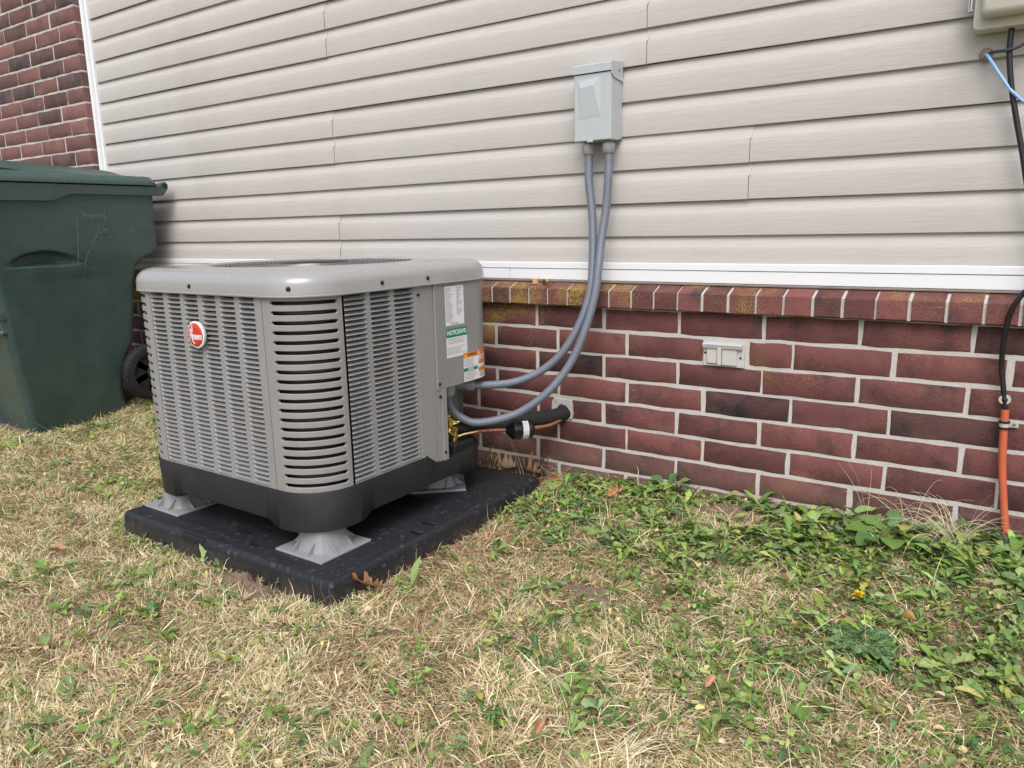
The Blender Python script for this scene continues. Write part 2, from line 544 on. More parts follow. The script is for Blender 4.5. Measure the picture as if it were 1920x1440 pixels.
def box(x0, x1, y0, y1, z0, z1, c=0.0):
    """box, optionally with chamfered edges of size c"""
    if c <= 0:
        V = [(x, y, z) for z in (z0, z1) for y in (y0, y1) for x in (x0, x1)]
        F = [(0, 2, 3, 1), (4, 5, 7, 6), (0, 1, 5, 4), (2, 6, 7, 3), (0, 4, 6, 2), (1, 3, 7, 5)]
        return V, F
    V, idx = [], {}
    xs, ys, zs = (x0, x1), (y0, y1), (z0, z1)
    for i in (0, 1):
        for j in (0, 1):
            for k in (0, 1):
                P = [xs[i], ys[j], zs[k]]
                s = [c if i == 0 else -c, c if j == 0 else -c, c if k == 0 else -c]
                for ax in range(3):           # vertex on the face whose normal is ax
                    q = list(P)
                    for a in range(3):
                        if a != ax: q[a] += s[a]
                    idx[(i, j, k, ax)] = len(V)
                    V.append(tuple(q))
    F = []
    for ax in range(3):
        for side in (0, 1):
            o = [a for a in range(3) if a != ax]
            loop = []
            for u, v in ((0, 0), (1, 0), (1, 1), (0, 1)):
                t = [0, 0, 0]; t[ax] = side; t[o[0]] = u; t[o[1]] = v
                loop.append(idx[(*t, ax)])
            F.append(tuple(loop))
    for ax in range(3):                        # edges along axis ax
        o = [a for a in range(3) if a != ax]
        for u in (0, 1):
            for v in (0, 1):
                t0 = [0, 0, 0]; t0[o[0]] = u; t0[o[1]] = v
                t1 = list(t0); t1[ax] = 1
                F.append((idx[(*t0, o[0])], idx[(*t1, o[0])], idx[(*t1, o[1])], idx[(*t0, o[1])]))
    for i in (0, 1):
        for j in (0, 1):
            for k in (0, 1):
                F.append((idx[(i, j, k, 0)], idx[(i, j, k, 1)], idx[(i, j, k, 2)]))
    return fix(V, F)


def fix(V, F):
    """orient faces outwards for a convex-ish closed body"""
    c = np.mean(np.array(V), axis=0)
    out = []
    for f in F:
        P = [np.array(V[i]) for i in f]
        n = np.cross(P[1] - P[0], P[2] - P[0])
        out.append(tuple(f) if n @ (np.mean(P, axis=0) - c) > 0 else tuple(reversed(f)))
    return V, out


def loft(rings, close=True, cap0=False, cap1=False):
    n = len(rings[0])
    V = [tuple(p) for r in rings for p in r]
    F = []
    for k in range(len(rings) - 1):
        for i in range(n if close else n - 1):
            j = (i + 1) % n
            F.append((k * n + i, k * n + j, (k + 1) * n + j, (k + 1) * n + i))
    if cap0: F.append(tuple(reversed(range(n))))
    if cap1: F.append(tuple(range((len(rings) - 1) * n, len(rings) * n)))
    return V, F


def spline(P, step=0.01):
    P = [np.array(p, float) for p in P]
    Q = [2 * P[0] - P[1]] + P + [2 * P[-1] - P[-2]]
    out = []
    for i in range(1, len(Q) - 2):
        a, b_, c_, d = Q[i - 1:i + 3]
        n = max(2, int(np.linalg.norm(c_ - b_) / step))
        for k in range(n):
            t = k / n
            out.append(0.5 * ((2 * b_) + (-a + c_) * t + (2 * a - 5 * b_ + 4 * c_ - d) * t * t + (-a + 3 * b_ - 3 * c_ + d) * t ** 3))
    out.append(P[-1])
    return out


def tube(path, r, n=12, caps=True):
    """tube with parallel-transport frames; returns V, F, UV (v in metres)"""
    path = [np.array(q, float) for q in path]
    rr = r if callable(r) else (lambda t: r)
    T = [path[min(i + 1, len(path) - 1)] - path[max(i - 1, 0)] for i in range(len(path))]
    T = [t / np.linalg.norm(t) for t in T]
    u = np.cross(T[0], (0, 0, 1))
    if np.linalg.norm(u) < 0.1: u = np.cross(T[0], (1, 0, 0))
    u /= np.linalg.norm(u)
    V, F, UV, s = [], [], [], 0.0
    for i, q in enumerate(path):
        if i:
            s += np.linalg.norm(q - path[i - 1])
            u = u - T[i] * (u @ T[i])
            u /= np.linalg.norm(u)
        w_ = np.cross(T[i], u)
        R_ = rr(i / max(1, len(path) - 1))
        for k in range(n):
            a = 2 * math.pi * k / n
            V.append(tuple(q + R_ * (math.cos(a) * u + math.sin(a) * w_)))
            UV.append((k / n, s))
    for i in range(len(path) - 1):
        for k in range(n):
            j = (k + 1) % n
            F.append((i * n + k, i * n + j, (i + 1) * n + j, (i + 1) * n + k))
    if caps:
        F.append(tuple(reversed(range(n))))
        F.append(tuple(range((len(path) - 1) * n, len(path) * n)))
    return V, F, UV


def lathe(c, axis, prof, n=20):
    """prof: list of (distance along axis, radius)"""
    a = np.array(axis, float); a /= np.linalg.norm(a)
    u = np.cross(a, (0, 0, 1))
    if np.linalg.norm(u) < 0.1: u = np.cross(a, (1, 0, 0))
    u /= np.linalg.norm(u)
    w_ = np.cross(a, u)
    c = np.array(c, float)
    rings = []
    for d, r in prof:
        rings.append([tuple(c + a * d + r * (math.cos(2 * math.pi * k / n) * u + math.sin(2 * math.pi * k / n) * w_)) for k in range(n)])
    return loft(rings, True, True, True)


def text_mb(txt, origin, right, up, size, depth=0.0004, align='CENTER', sx=1.0, shear=0.0, bold=0.0):
    cu = bpy.data.curves.new('lettering', 'FONT')
    cu.body = txt
    cu.size = size
    cu.extrude = depth
    cu.align_x = align
    cu.align_y = 'CENTER'
    cu.shear = shear
    cu.offset = bold
    cu.resolution_u = 4
    o = bpy.data.objects.new('lettering', cu)
    COL.objects.link(o)
    dg = bpy.context.evaluated_depsgraph_get()
    me = bpy.data.meshes.new_from_object(o.evaluated_get(dg))
    r_, u_ = Vector(right).normalized(), Vector(up).normalized()
    n_ = r_.cross(u_)
    V = [tuple(Vector(origin) + r_ * (v.co.x * sx) + u_ * v.co.y + n_ * v.co.z) for v in me.vertices]
    F = [tuple(p.vertices) for p in me.polygons]
    bpy.data.objects.remove(o)
    bpy.data.curves.remove(cu)
    bpy.data.meshes.remove(me)
    return V, F


def smooth01(t):
    t = np.clip(t, 0, 1)
    return t * t * (3 - 2 * t)


def vnoise(x, y, s=1.0, seed=0):
    """cheap smooth value noise on arrays, 0..1"""
    x = np.asarray(x, float) * s + seed * 17.13
    y = np.asarray(y, float) * s + seed * 9.71
    xi, yi = np.floor(x), np.floor(y)
    fx, fy = x - xi, y - yi
    fx, fy = fx * fx * (3 - 2 * fx), fy * fy * (3 - 2 * fy)

    def h(a, c):
        v = np.sin(a * 127.1 + c * 311.7 + seed * 3.3) * 43758.5453
        return v - np.floor(v)
    return (h(xi, yi) * (1 - fx) + h(xi + 1, yi) * fx) * (1 - fy) + (h(xi, yi + 1) * (1 - fx) + h(xi + 1, yi + 1) * fx) * fy


def gz(x, y):
    """height of the lawn"""
    x, y = np.asarray(x, float), np.asarray(y, float)
    z = 0.050 * smooth01((y + 0.62) / 0.62)
    z = z + 0.032 * np.clip(x, 0, 2.5) * smooth01((y + 0.9) / 0.9)
    z = z + 0.055 * smooth01((-x - 0.95) / 1.1) * smooth01((y + 1.9) / 0.9)
    z = z + 0.016 * (vnoise(x, y, 5.0, 3) - 0.5) + 0.008 * (vnoise(x, y, 16.0, 4) - 0.5)
    # flat and low under the equipment pad
    inpad = smooth01((x + 0.95) / 0.12) * smooth01((0.18 - x) / 0.12) * smooth01((y + 1.14) / 0.12)
    z = z * (1 - 0.75 * inpad)
    return z


# ---------------------------------------------------------------- ground sheet
def ground():
    xs = np.concatenate([[-60, -30, -15, -8, -5], np.arange(-3.6, 3.0, 0.06), [4, 6, 10, 20, 60]])
    ys = np.concatenate([[-60, -30, -15, -8, -5, -3.5], np.arange(-2.6, 0.06, 0.06), [0.5, 2, 8, 30]])
    X, Yg = np.meshgrid(xs, ys)
    Zg = gz(X, Yg)
    n, m_ = len(xs), len(ys)
    V = np.stack([X.ravel(), Yg.ravel(), Zg.ravel()], 1)
    F = [(j * n + i, j * n + i + 1, (j + 1) * n + i + 1, (j + 1) * n + i) for j in range(m_ - 1) for i in range(n - 1)]
    o = build('ground', (V, F), 'lawn_soil', smooth=180)
    tag(o, kind='structure')


ground()

# ---------------------------------------------------------------- brickwork
PB, LB = 0.0775, 0.2539
JT = 0.0098        # mortar joint


def brick_mb(w_, h_, d_, seed, jit=0.0018, cham=0.0024):
    """one brick, front towards -Y, centred in x and z, front face at y=0; worn uneven arrises"""
    rg = random.Random(seed)
    nx, nz = 6, 2
    ring = []
    for i in range(nx): ring.append((-w_ / 2 + w_ * i / nx, -h_ / 2))
    for i in range(nz): ring.append((w_ / 2, -h_ / 2 + h_ * i / nz))
    for i in range(nx): ring.append((w_ / 2 - w_ * i / nx, h_ / 2))
    for i in range(nz): ring.append((-w_ / 2, h_ / 2 - h_ * i / nz))
    n = len(ring)
    outer, front = [], []
    for i, (x, z) in enumerate(ring):
        jx, jz = rg.uniform(-jit, jit), rg.uniform(-jit, jit)
        x2, z2 = x + jx, z + jz
        outer.append((x2, cham, z2))
        sx, sz = (w_ / 2 - cham * 1.3) / (w_ / 2), (h_ / 2 - cham * 1.3) / (h_ / 2)
        front.append((x2 * sx, rg.uniform(-0.0006, 0.0006), z2 * sz))
    back = [(x, d_, z) for x, _, z in outer]
    V = back + outer + front
    F = []
    for k in (0, 1):
        for i in range(n):
            j = (i + 1) % n
            F.append((k * n + i, k * n + j, (k + 1) * n + j, (k + 1) * n + i))
    F.append(tuple(range(2 * n, 3 * n)))
    return V, F


BRICK_CACHE = {}


def brick_mesh(w_, h_, d_, mat, var):
    key = (round(w_, 3), round(h_, 3), round(d_, 3), mat, var)
    if key not in BRICK_CACHE:
        V, F = brick_mb(w_, h_, d_, hash(key[:3]) % 9999 + var * 101)
        BRICK_CACHE[key] = make_mesh('brick', V, F, mat, 40)
    return BRICK_CACHE[key]


def put_brick(parent, x0, x1, z0, z1, yf, d_, mat, rg, rot=0.0):
    o = link_mesh('brick', brick_mesh(x1 - x0, z1 - z0, d_, mat, rg.randrange(5)), parent,
                  Vector(((x0 + x1) / 2, yf + rg.uniform(-0.0012, 0.0012), (z0 + z1) / 2)) - worg(parent))
    o.rotation_euler = (rg.uniform(-.003, .003), rg.uniform(-.003, .003), rot + rg.uniform(-.003, .003))
    return o


XR = 2.35          # right end of everything built of the house
fw = empty('foundation_wall', (0, 0, 0), 'low red brick foundation wall with a projecting ledge under the siding', 'brick wall')
fw_rg = random.Random(5)
DARK = {(4, 3), (4, 5), (6, 6), (8, 0), (8, 1), (8, 2), (7, -3), (5, -4), (3, -5), (2, -7), (6, -8), (4, -7), (9, 4)}


def foundation():
    ro = random.Random(11)
    for k in range(1, 10):
        zt = 0.56 + (2 - k) * PB
        z0, z1 = zt - PB + JT / 2, zt - JT / 2
        odd = k % 2 == 1
        off = 0.0 if odd else -0.1706
        for i in range(-11, 10):
            x0, x1 = off + i * LB + JT / 2, off + (i + 1) * LB - JT / 2
            x0 += ro.uniform(-.002, .002); x1 += ro.uniform(-.002, .002)
            x0, x1 = max(x0, -2.62), min(x1, XR)
            if x1 - x0 < 0.03: continue
            mat = 'brick_flashed' if (k, i) in DARK or ro.random() < 0.05 else 'brick_red'
            if k == 2 and i == 3:
                x0 = 0.724                       # cut for the vent
            if k == 5 and i == 0:
                put_brick(fw, x0, 0.066, z0, z1, 0.0, 0.09, mat, fw_rg)
                x0 = 0.134                       # hole for the refrigerant lines, patched with mortar
            put_brick(fw, x0, x1, z0, z1, 0.0, 0.09, mat, fw_rg)
    # ledge of bricks on edge, sloped top
    J = [-0.087, -0.011, 0.062, 0.137, 0.2125, 0.288, 0.364, 0.439, 0.514, 0.59, 0.667, 0.746, 0.821, 0.897, 0.972, 1.051, 1.13, 1.212, 1.289, 1.364]
    while J[-1] < XR: J.append(J[-1] + 0.0765)
    while J[0] > -2.6: J.insert(0, J[0] - 0.0755)
    for a, c_ in zip(J[:-1], J[1:]):
        x0, x1 = a + JT / 2 - 0.001, c_ - JT / 2 + 0.001
        if x0 < -2.62: continue
        j = [ro.uniform(-.0015, .0015) for _ in range(8)]
        zt, zb = 0.6945 + j[0], 0.6385 + j[1]
        yf = -0.031 + j[2]
        prof = [(yf + 0.003, zb), (yf, zb + 0.003), (yf, zt - 0.004), (yf + 0.002, zt - 0.0012), (yf + 0.006, zt), (0.024, zt + 0.0195), (0.03, zt + 0.015), (0.03, zb)]
        V, F = loft([[(x0 + j[3], y, z) for y, z in prof], [(x1 + j[4], y, z) for y, z in prof]], True, True, True)
        V, F = fix(V, F)
        me = make_mesh('ledge_brick', [(v[0] - (x0 + x1) / 2, v[1], v[2] - zb) for v in V], F, 'brick_red')
        link_mesh('ledge_brick', me, fw, ((x0 + x1) / 2, 0, zb))
    # mortar: a recessed, slightly rough bed behind the brick faces and between the ledge bricks
    mv = join(box(-2.64, 0.066, 0.0022, 0.10, -0.14, 0.6345), box(0.134, XR, 0.0022, 0.10, -0.14, 0.6345),
              box(0.066, 0.134, 0.0022, 0.10, -0.14, 0.25), box(0.066, 0.134, 0.0022, 0.10, 0.318, 0.6345))
    prof = [(-0.027, 0.6400), (-0.027, 0.6900), (0.024, 0.7105), (0.027, 0.7105), (0.027, 0.6400)]
    mv = join(mv, loft([[(x, y, z) for y, z in prof] for x in (-2.64, XR)], True, True, True))
    mv = join(mv, loft([[(x, y, z) for y, z in ((0.012, 0.7125), (0.009, 0.7165), (0.012, 0.7195), (0.03, 0.7195), (0.03, 0.7125))] for x in (-2.64, XR)], True, True, True))
    build('mortar', mv, 'mortar', fw)
    # rough mortar patch round the pipe hole
    rg = random.Random(3)
    n = 26
    outer, inner = [], []
    for i in range(n):
        a = 2 * math.pi * i / n
        cx, cz = 0.1, 0.286
        sq = 1 / max(abs(math.cos(a)), abs(math.sin(a))) ** 0.8
        outer.append((cx + 0.042 * sq * math.cos(a) * rg.uniform(.92, 1.05), 0.0, cz + 0.036 * sq * math.sin(a) * rg.uniform(.92, 1.05)))
        inner.append((0.112 + 0.021 * math.cos(a), 0.0, 0.272 + 0.021 * math.sin(a)))
    r0 = [(x, 0.006, z) for x, _, z in outer]
    r1 = [(x * 0.97 + 0.1 * 0.03, -0.004 + rg.uniform(-.001, .001), z * 0.97 + 0.286 * .03) for x, _, z in outer]
    r2 = [(x, -0.0035, z) for x, _, z in inner]
    r3 = [(x, 0.09, z) for x, _, z in inner]
    build('mortar_patch', loft([r0, r1, r2, r3]), 'mortar', fw)


foundation()

# upper brick wall at the left, beside the white corner trim; bricks in front and on its short return
bw = empty('brick_wall', (-2.69, -0.02, 0), 'tall red brick wall to the left of the white corner trim, behind the green bin', 'brick wall')


def upper_wall():
    rg = random.Random(21)
    ph = 0.0762
    nrow = 34
    zt0 = 2.015 + 8 * ph
    for r_ in range(nrow):
        z1 = zt0 - r_ * ph - JT / 2
        z0 = z1 - ph + JT
        if z1 < 0.0: break
        off = 0.0 if r_ % 2 == 0 else -0.169
        x_end = -2.685
        xs_ = []
        if off:
            xs_.append((x_end + off + JT / 2, x_end))
        k = 0
        while True:
            x1 = x_end + off - k * LB - (JT / 2 if (k or off) else 0)
            x0 = x1 - LB + JT
            if x1 < -4.6: break
            xs_.append((max(x0, -4.6), x1))
            k += 1
        for x0, x1 in xs_:
            mat = 'brick_upper_flashed' if rg.random() < 0.24 else 'brick_upper'
            if x0 > -3.95:
                put_brick(bw, x0 + rg.uniform(-.002, .002), x1 - (0.001 if x1 > -2.69 else 0), z0, z1, -0.02, 0.09, mat, rg)
    me = make_mesh('mortar', *[[(v[0] + 2.69, v[1] + 0.02, v[2]) for v in box(-3.99, -2.689, -0.0165, 0.10, -0.1, zt0)[0]], box(0, 1, 0, 1, 0, 1)[1]], 'mortar')
    link_mesh('mortar', me, bw)


upper_wall()

# ---------------------------------------------------------------- vinyl siding
sw = empty('siding_wall', (0, 0.03, 0.76), 'beige vinyl clapboard siding wall above the brick ledge', 'siding')
E_, ZS = 0.09878, 0.758


def siding_profile():
    pr = []
    for k in (0, 1):
        o = k * E_
        pr += [(0.0295, o + 0.0012), (0.0212, o - 0.0008), (0.0200, o + 0.0004), (0.0196, o + 0.003), (0.0198, o + 0.045), (0.0202, o + 0.062),
               (0.0214, o + 0.067), (0.0268, o + 0.082), (0.0290, o + 0.090), (0.0297, o + E_ - 0.001)]
    return pr


def siding_panel(x0, x1, k0, lift=0.0, slant=True):
    pr = siding_profile()
    z0 = ZS + k0 * E_
    n = max(2, int((x1 - x0) / 0.25))
    rings = []
    rg = random.Random(int(k0 * 100 + x0 * 10))
    ph = rg.uniform(0, 6)
    for i in range(n + 1):
        x = x0 + (x1 - x0) * i / n
        wob = 0.0007 * math.sin(x * 3.1 + ph)
        rings.append([(x + (0.006 if (i == n and slant and z % E_ > 0.066) else 0), y - lift, z0 + z + wob) for y, z in pr])
    V, F = loft(rings, False)
    m_ = len(pr)
    # sheet thickness at the free ends
    for base, sgn in ((0, 1), (n * m_, -1)):
        k = len(V)
        V += [(V[base + j][0], V[base + j][1] + 0.0025, V[base + j][2]) for j in range(m_)]
        for j in range(m_ - 1):
            q = (base + j, base + j + 1, k + j + 1, k + j)
            F.append(q if sgn > 0 else tuple(reversed(q)))
    me = make_mesh('siding_panel', [(v[0] - x0, v[1] - 0.03, v[2] - z0) for v in V], F, 'vinyl_siding', 25)
    return link_mesh('siding_panel', me, sw, Vector((x0, 0.03, z0)) - Vector((0, 0.03, 0.76)))


joints = {0: -0.947, 2: 0.695, 4: -0.947, 6: 0.382, 8: -0.953, 10: 0.55, 12: -0.95, 14: 0.7, 16: -0.94, 18: 0.4}
for k0, xj in joints.items():
    siding_panel(-2.615, xj, k0, 0.0028)
    siding_panel(xj + 0.0012, XR, k0, 0.0, False)
build('sheathing', box(-2.70, XR, 0.0355, 0.12, 0.70, ZS + 20 * E_), 'gasket_dark', sw)


def trims():
    # white starter strip: lower board in two lengths and a channel above it
    for a, c_ in ((-2.615, -0.1115), (-0.1095, XR)):
        build('trim_board', box(a, c_, 0.0065, 0.034, 0.7195, 0.7545, 0.0015), 'white_trim', sw)
    pr = [(0.034, 0.7555), (0.0085, 0.7555), (0.0045, 0.757), (0.0045, 0.7745), (0.0065, 0.7765), (0.012, 0.7765), (0.0125, 0.772), (0.034, 0.772)]
    build('trim_channel', loft([[(x, y, z) for y, z in pr] for x in (-2.615, XR)], True, True, True), 'white_trim', sw)
    # corner post between siding and brick: two faces and a ridge
    pr = [(-2.684, 0.034), (-2.684, 0.012), (-2.672, 0.006), (-2.655, 0.010), (-2.640, 0.006), (-2.618, 0.004), (-2.612, 0.008), (-2.612, 0.034)]
    build('corner_post', loft([[(x, y, z) for x, y in pr] for z in (0.7205, ZS + 20 * E_)], True, True, True), 'white_trim', sw)


trims()

# ---------------------------------------------------------------- equipment pad and risers
pd = empty('equipment_pad', (-0.385, -0.57, 0.0), 'square black plastic equipment pad lying on the grass under the air conditioner', 'pad')


def rrect(x0, x1, y0, y1, r, n=8):
    """rounded rectangle outline, counter-clockwise; r is one radius or four (x0y0, x1y0, x1y1, x0y1)"""
    rs = r if isinstance(r, (tuple, list)) else (r,) * 4
    out = []
    for (cx, cyy, a0), rad in zip(((x0, y0, 180), (x1, y0, 270), (x1, y1, 0), (x0, y1, 90)), rs):
        ox = cx + rad if cx == x0 else cx - rad
        oy = cyy + rad if cyy == y0 else cyy - rad
        for i in range(n + 1):
            a = R(a0 + 90 * i / n)
            out.append((ox + rad * math.cos(a), oy + rad * math.sin(a)))
    return out


def pad():
    x0, x1, y0, y1 = -0.852, 0.074, -1.034, -0.095
    rings = []
    for ins, z in ((0.0, -0.03), (0.0, 0.0), (0.002, 0.052), (0.004, 0.060), (0.009, 0.067), (0.016, 0.070)):
        rings.append([(x, y, z) for x, y in rrect(x0 + ins, x1 - ins, y0 + ins, y1 - ins, 0.016 - min(ins, 0.010), 5)])
    V, F = loft(rings, True, False, True)
    build('slab', (V, F), 'pad_plastic', pd, 50)
    # moulded grip tab on the front edge, shallow raised panels and drain marks on the top
    build('grip_tab', box(-0.538, -0.435, -1.0335, -1.012, 0.046, 0.0685, 0.002), 'black_plastic', pd)
    for xa, xb, ya, yb in ((0.0, 0.045, -0.63, -0.615), (0.02, 0.06, -0.70, -0.685), (-0.40, -0.35, -0.95, -0.93), (-0.30, -0.26, -0.99, -0.975)):
        build('drain_slot', box(xa, xb, ya, yb, 0.0695, 0.0712, 0.0006), 'black_metal', pd)
    build('raised_panel', box(-0.79, 0.02, -0.985, -0.945, 0.0690, 0.0709, 0.0007), 'pad_plastic', pd)


pad()


def riser_parts():
    """square foot plate, ribbed tapering column and small gussets; base at the origin"""
    P = {}
    s = 0.0885
    P['foot_plate'] = box(-s, s, -s, s, 0.0, 0.007, 0.0018)
    n = 40
    rings = []
    for t, z in ((0, 0.007), (0.25, 0.022), (0.6, 0.042), (1, 0.0655)):
        hw = 0.060 + (0.047 - 0.060) * t + 0.004 * (1 - t) ** 3
        ring = []
        for i in range(n):
            a = 2 * math.pi * i / n
            k = 1 / (abs(math.cos(a)) ** 3.2 + abs(math.sin(a)) ** 3.2) ** (1 / 3.2)
            rb = 0.0016 if i % 5 == 0 else 0.0
            ring.append(((hw + rb) * k * math.cos(a), (hw + rb) * k * math.sin(a), z))
        rings.append(ring)
    P['column'] = loft(rings, True, False, True)
    g = []
    for ax, ay in ((1, 0), (-1, 0), (0, 1), (0, -1)):
        for off in (-0.028, 0.028):
            px_, py_ = -ay, ax
            r0, r1 = 0.058, 0.086
            q = [(r0, 0.006), (r1, 0.0065), (r0 - 0.004, 0.034)]
            A = [(ax * r + px_ * (off - 0.0012), ay * r + py_ * (off - 0.0012), z) for r, z in q]
            B_ = [(ax * r + px_ * (off + 0.0012), ay * r + py_ * (off + 0.0012), z) for r, z in q]
            g.append(fix(A + B_, [(0, 1, 2), (3, 5, 4), (0, 3, 4, 1), (1, 4, 5, 2), (2, 5, 3, 0)]))
    P['gussets'] = g
    return P


RP = riser_parts()
RM = {'foot_plate': make_mesh('foot_plate', *RP['foot_plate'], 'riser_plastic'), 'column': make_mesh('column', *RP['column'], 'riser_plastic', 30)}
GM = [make_mesh('gusset', *g, 'riser_plastic') for g in RP['gussets']]
for (x, y, ra), lab in (((-0.115, -0.885, 0), 'grey plastic riser under the front corner of the air conditioner nearest the camera'),
                    ((-0.737, -0.885, 0), 'grey plastic riser under the left front corner of the air conditioner'),
                    ((-0.178, -0.339, 41), 'grey plastic riser under the wall-side corner below the conduits')):
    r_ = empty('riser', (x, y, 0.0703), lab, 'riser', 'plastic risers under the air conditioner')
    r_.rotation_euler = (0, 0, R(ra))
    for nm in ('foot_plate', 'column'):
        link_mesh(nm, RM[nm], r_)
    for g in GM:
        link_mesh('gusset', g, r_)

# ---------------------------------------------------------------- air conditioner
AX0, AX1, AY0, AY1 = -0.802, -0.030, -0.972, -0.200
ZB, ZT = 0.241, 0.742
RC = 0.128
ac = empty('air_conditioner', (-0.415, -0.586, 0.135), 'grey louvred outdoor air conditioner unit standing on risers on the black pad', 'air conditioner')


def hit_round(x0, x1, y0, y1, rs, ang, cx, cy):
    """distance from (cx,cy) along ang to the rounded rectangle"""
    dx, dy = math.cos(ang), math.sin(ang)
    lo, hi = 0.0, 2.0

    def inside(px_, py_):
        if not (x0 <= px_ <= x1 and y0 <= py_ <= y1): return False
        for qx, qy, sx, sy, r in ((x0, y0, -1, -1, rs[0]), (x1, y0, 1, -1, rs[1]), (x1, y1, 1, 1, rs[2]), (x0, y1, -1, 1, rs[3])):
            ox, oy = qx - sx * r, qy - sy * r
            if (px_ - ox) * sx > 0 and (py_ - oy) * sy > 0 and (px_ - ox) ** 2 + (py_ - oy) ** 2 > r * r: return False
        return True
    for _ in range(40):
        mid = (lo + hi) / 2
        if inside(cx + dx * mid, cy + dy * mid): lo = mid
        else: hi = mid
    return lo


CX, CY = (AX0 + AX1) / 2, (AY0 + AY1) / 2


def polar_ring(ins, z, rs=(RC,) * 4, n=144):
    out = []
    for i in range(n):
        a = 2 * math.pi * i / n
        d = hit_round(AX0 + ins, AX1 - ins, AY0 + ins, AY1 - ins, [max(0.01, r - ins) for r in rs], a, CX, CY)
        out.append((CX + d * math.cos(a), CY + d * math.sin(a), z))
    return out


def circ(r, z, n=144):
    return [(CX + r * math.cos(2 * math.pi * i / n), CY + r * math.sin(2 * math.pi * i / n), z) for i in range(n)]


def ac_cap():
    rs = (RC, RC, 0.1, RC)

    def pr_(i_, z_): return polar_ring(i_, z_, rs)
    rings = [pr_(0.006, 0.740), pr_(-0.0095, 0.7365), pr_(-0.0112, 0.7385), pr_(-0.0112, 0.7405), pr_(-0.0095, 0.7415), pr_(-0.0085, 0.7655), pr_(-0.0068, 0.7735), pr_(-0.0025, 0.7815),
             pr_(0.0055, 0.7895), pr_(0.0150, 0.7950), pr_(0.0260, 0.7985), pr_(0.0360, 0.7998), pr_(0.055, 0.8008)]
    rings += [circ(0.318, 0.8025), circ(0.309, 0.8035), circ(0.303, 0.8025), circ(0.299, 0.797), circ(0.296, 0.770), circ(0.296, 0.70)]
    build('top_cap', loft(rings), 'grey_paint_lit', ac, 45)
    # fan guard: concentric wires, radial wires, black hub; fan blades and motor below
    g = empty_part('fan_guard')
    for r_ in np.arange(0.085, 0.30, 0.0115):
        pts = [np.array(q) for q in circ(r_, 0.8015 - 0.004 * ((r_ / 0.3) ** 2), 72)]
        pts.append(pts[0])
        build('ring_wire', tube(pts, 0.0017, 6, False), 'guard_wire', g, 60)
    for k in range(8):
        a = 2 * math.pi * k / 8 + 0.2
        build('radial_wire', tube([(CX + r_ * math.cos(a), CY + r_ * math.sin(a), 0.7975) for r_ in (0.08, 0.19, 0.30)], 0.0026, 6), 'black_metal', g)
    build('hub_plate', lathe((CX, CY, 0.797), (0, 0, 1), [(0.0, 0.098), (0.006, 0.100), (0.0095, 0.094), (0.0105, 0.05)], 40), 'fan_black', g, 40)
    fan = []
    for k in range(4):
        a0 = k * math.pi / 2 + 0.4
        rows = []
        for i in range(6):
            rr = 0.07 + 0.21 * i / 5
            rows.append([(CX + rr * math.cos(a0 + da), CY + rr * math.sin(a0 + da), 0.735 + dz) for da, dz in ((-0.42, -0.02), (-0.15, -0.012), (0.15, 0.006), (0.42, 0.022))])
        V, F = loft(rows, False)
        fan.append((V, F))
    build('fan_blades', join(*fan, lathe((CX, CY, 0.70), (0, 0, 1), [(0, 0.075), (0.05, 0.075)], 20)), 'fan_black', ac, 60)
    build('motor', lathe((CX, CY, 0.5), (0, 0, 1), [(0, 0.07), (0.2, 0.07)], 20), 'black_metal', ac, 40)


def empty_part(name):
    o = bpy.data.objects.new(name, None)
    COL.objects.link(o)
    o.parent = ac
    WORLD[o.name] = worg(ac)
    return o


ac_cap()


def louver_mb(w_, h_, out):
    """one pressed blade: its inner top edge lies behind the sheet, it slopes down and out to a lip just proud of the sheet;
    the ends close into the sheet. h_ is the full pitch. local x across, y out (-), z up; z=0 is the lip of the blade above"""
    us = [0, 0.02, 0.05, 0.09, 0.15, 0.25, 0.5, 0.75, 0.85, 0.91, 0.95, 0.98, 1.0]
    ks = []
    for u in us:
        e = min(u, 1 - u) / 0.17
        ks.append(1.0 if e >= 1 else math.sqrt(max(0.0, 1 - (1 - e) ** 2)))
    gap = 0.40 * h_
    rows_ = []
    for v in (0.0, 0.25, 0.5, 0.75, 0.93, 1.0):
        r_ = []
        for u, k in zip(us, ks):
            y = out * k * (1 - v) ** 1.25 - 0.0030 * k * v ** 3
            zt = -gap * k
            r_.append((w_ * (u - 0.5), y, zt + (-h_ - zt) * v))
        rows_.append(r_)
    rows_.append([(w_ * (u - 0.5), -0.0030 * k + 0.0010, -h_ - 0.0012) for u, k in zip(us, ks)])
    rows_.append([(w_ * (u - 0.5), 0.0022 * k, -h_ - 0.0008 + 0.0006 * k) for u, k in zip(us, ks)])
    n = len(us)
    V = [p_ for r_ in rows_ for p_ in r_]
    F = [(j * n + i, (j + 1) * n + i, (j + 1) * n + i + 1, j * n + i + 1) for j in range(len(rows_) - 1) for i in range(n - 1)]
    return V, F


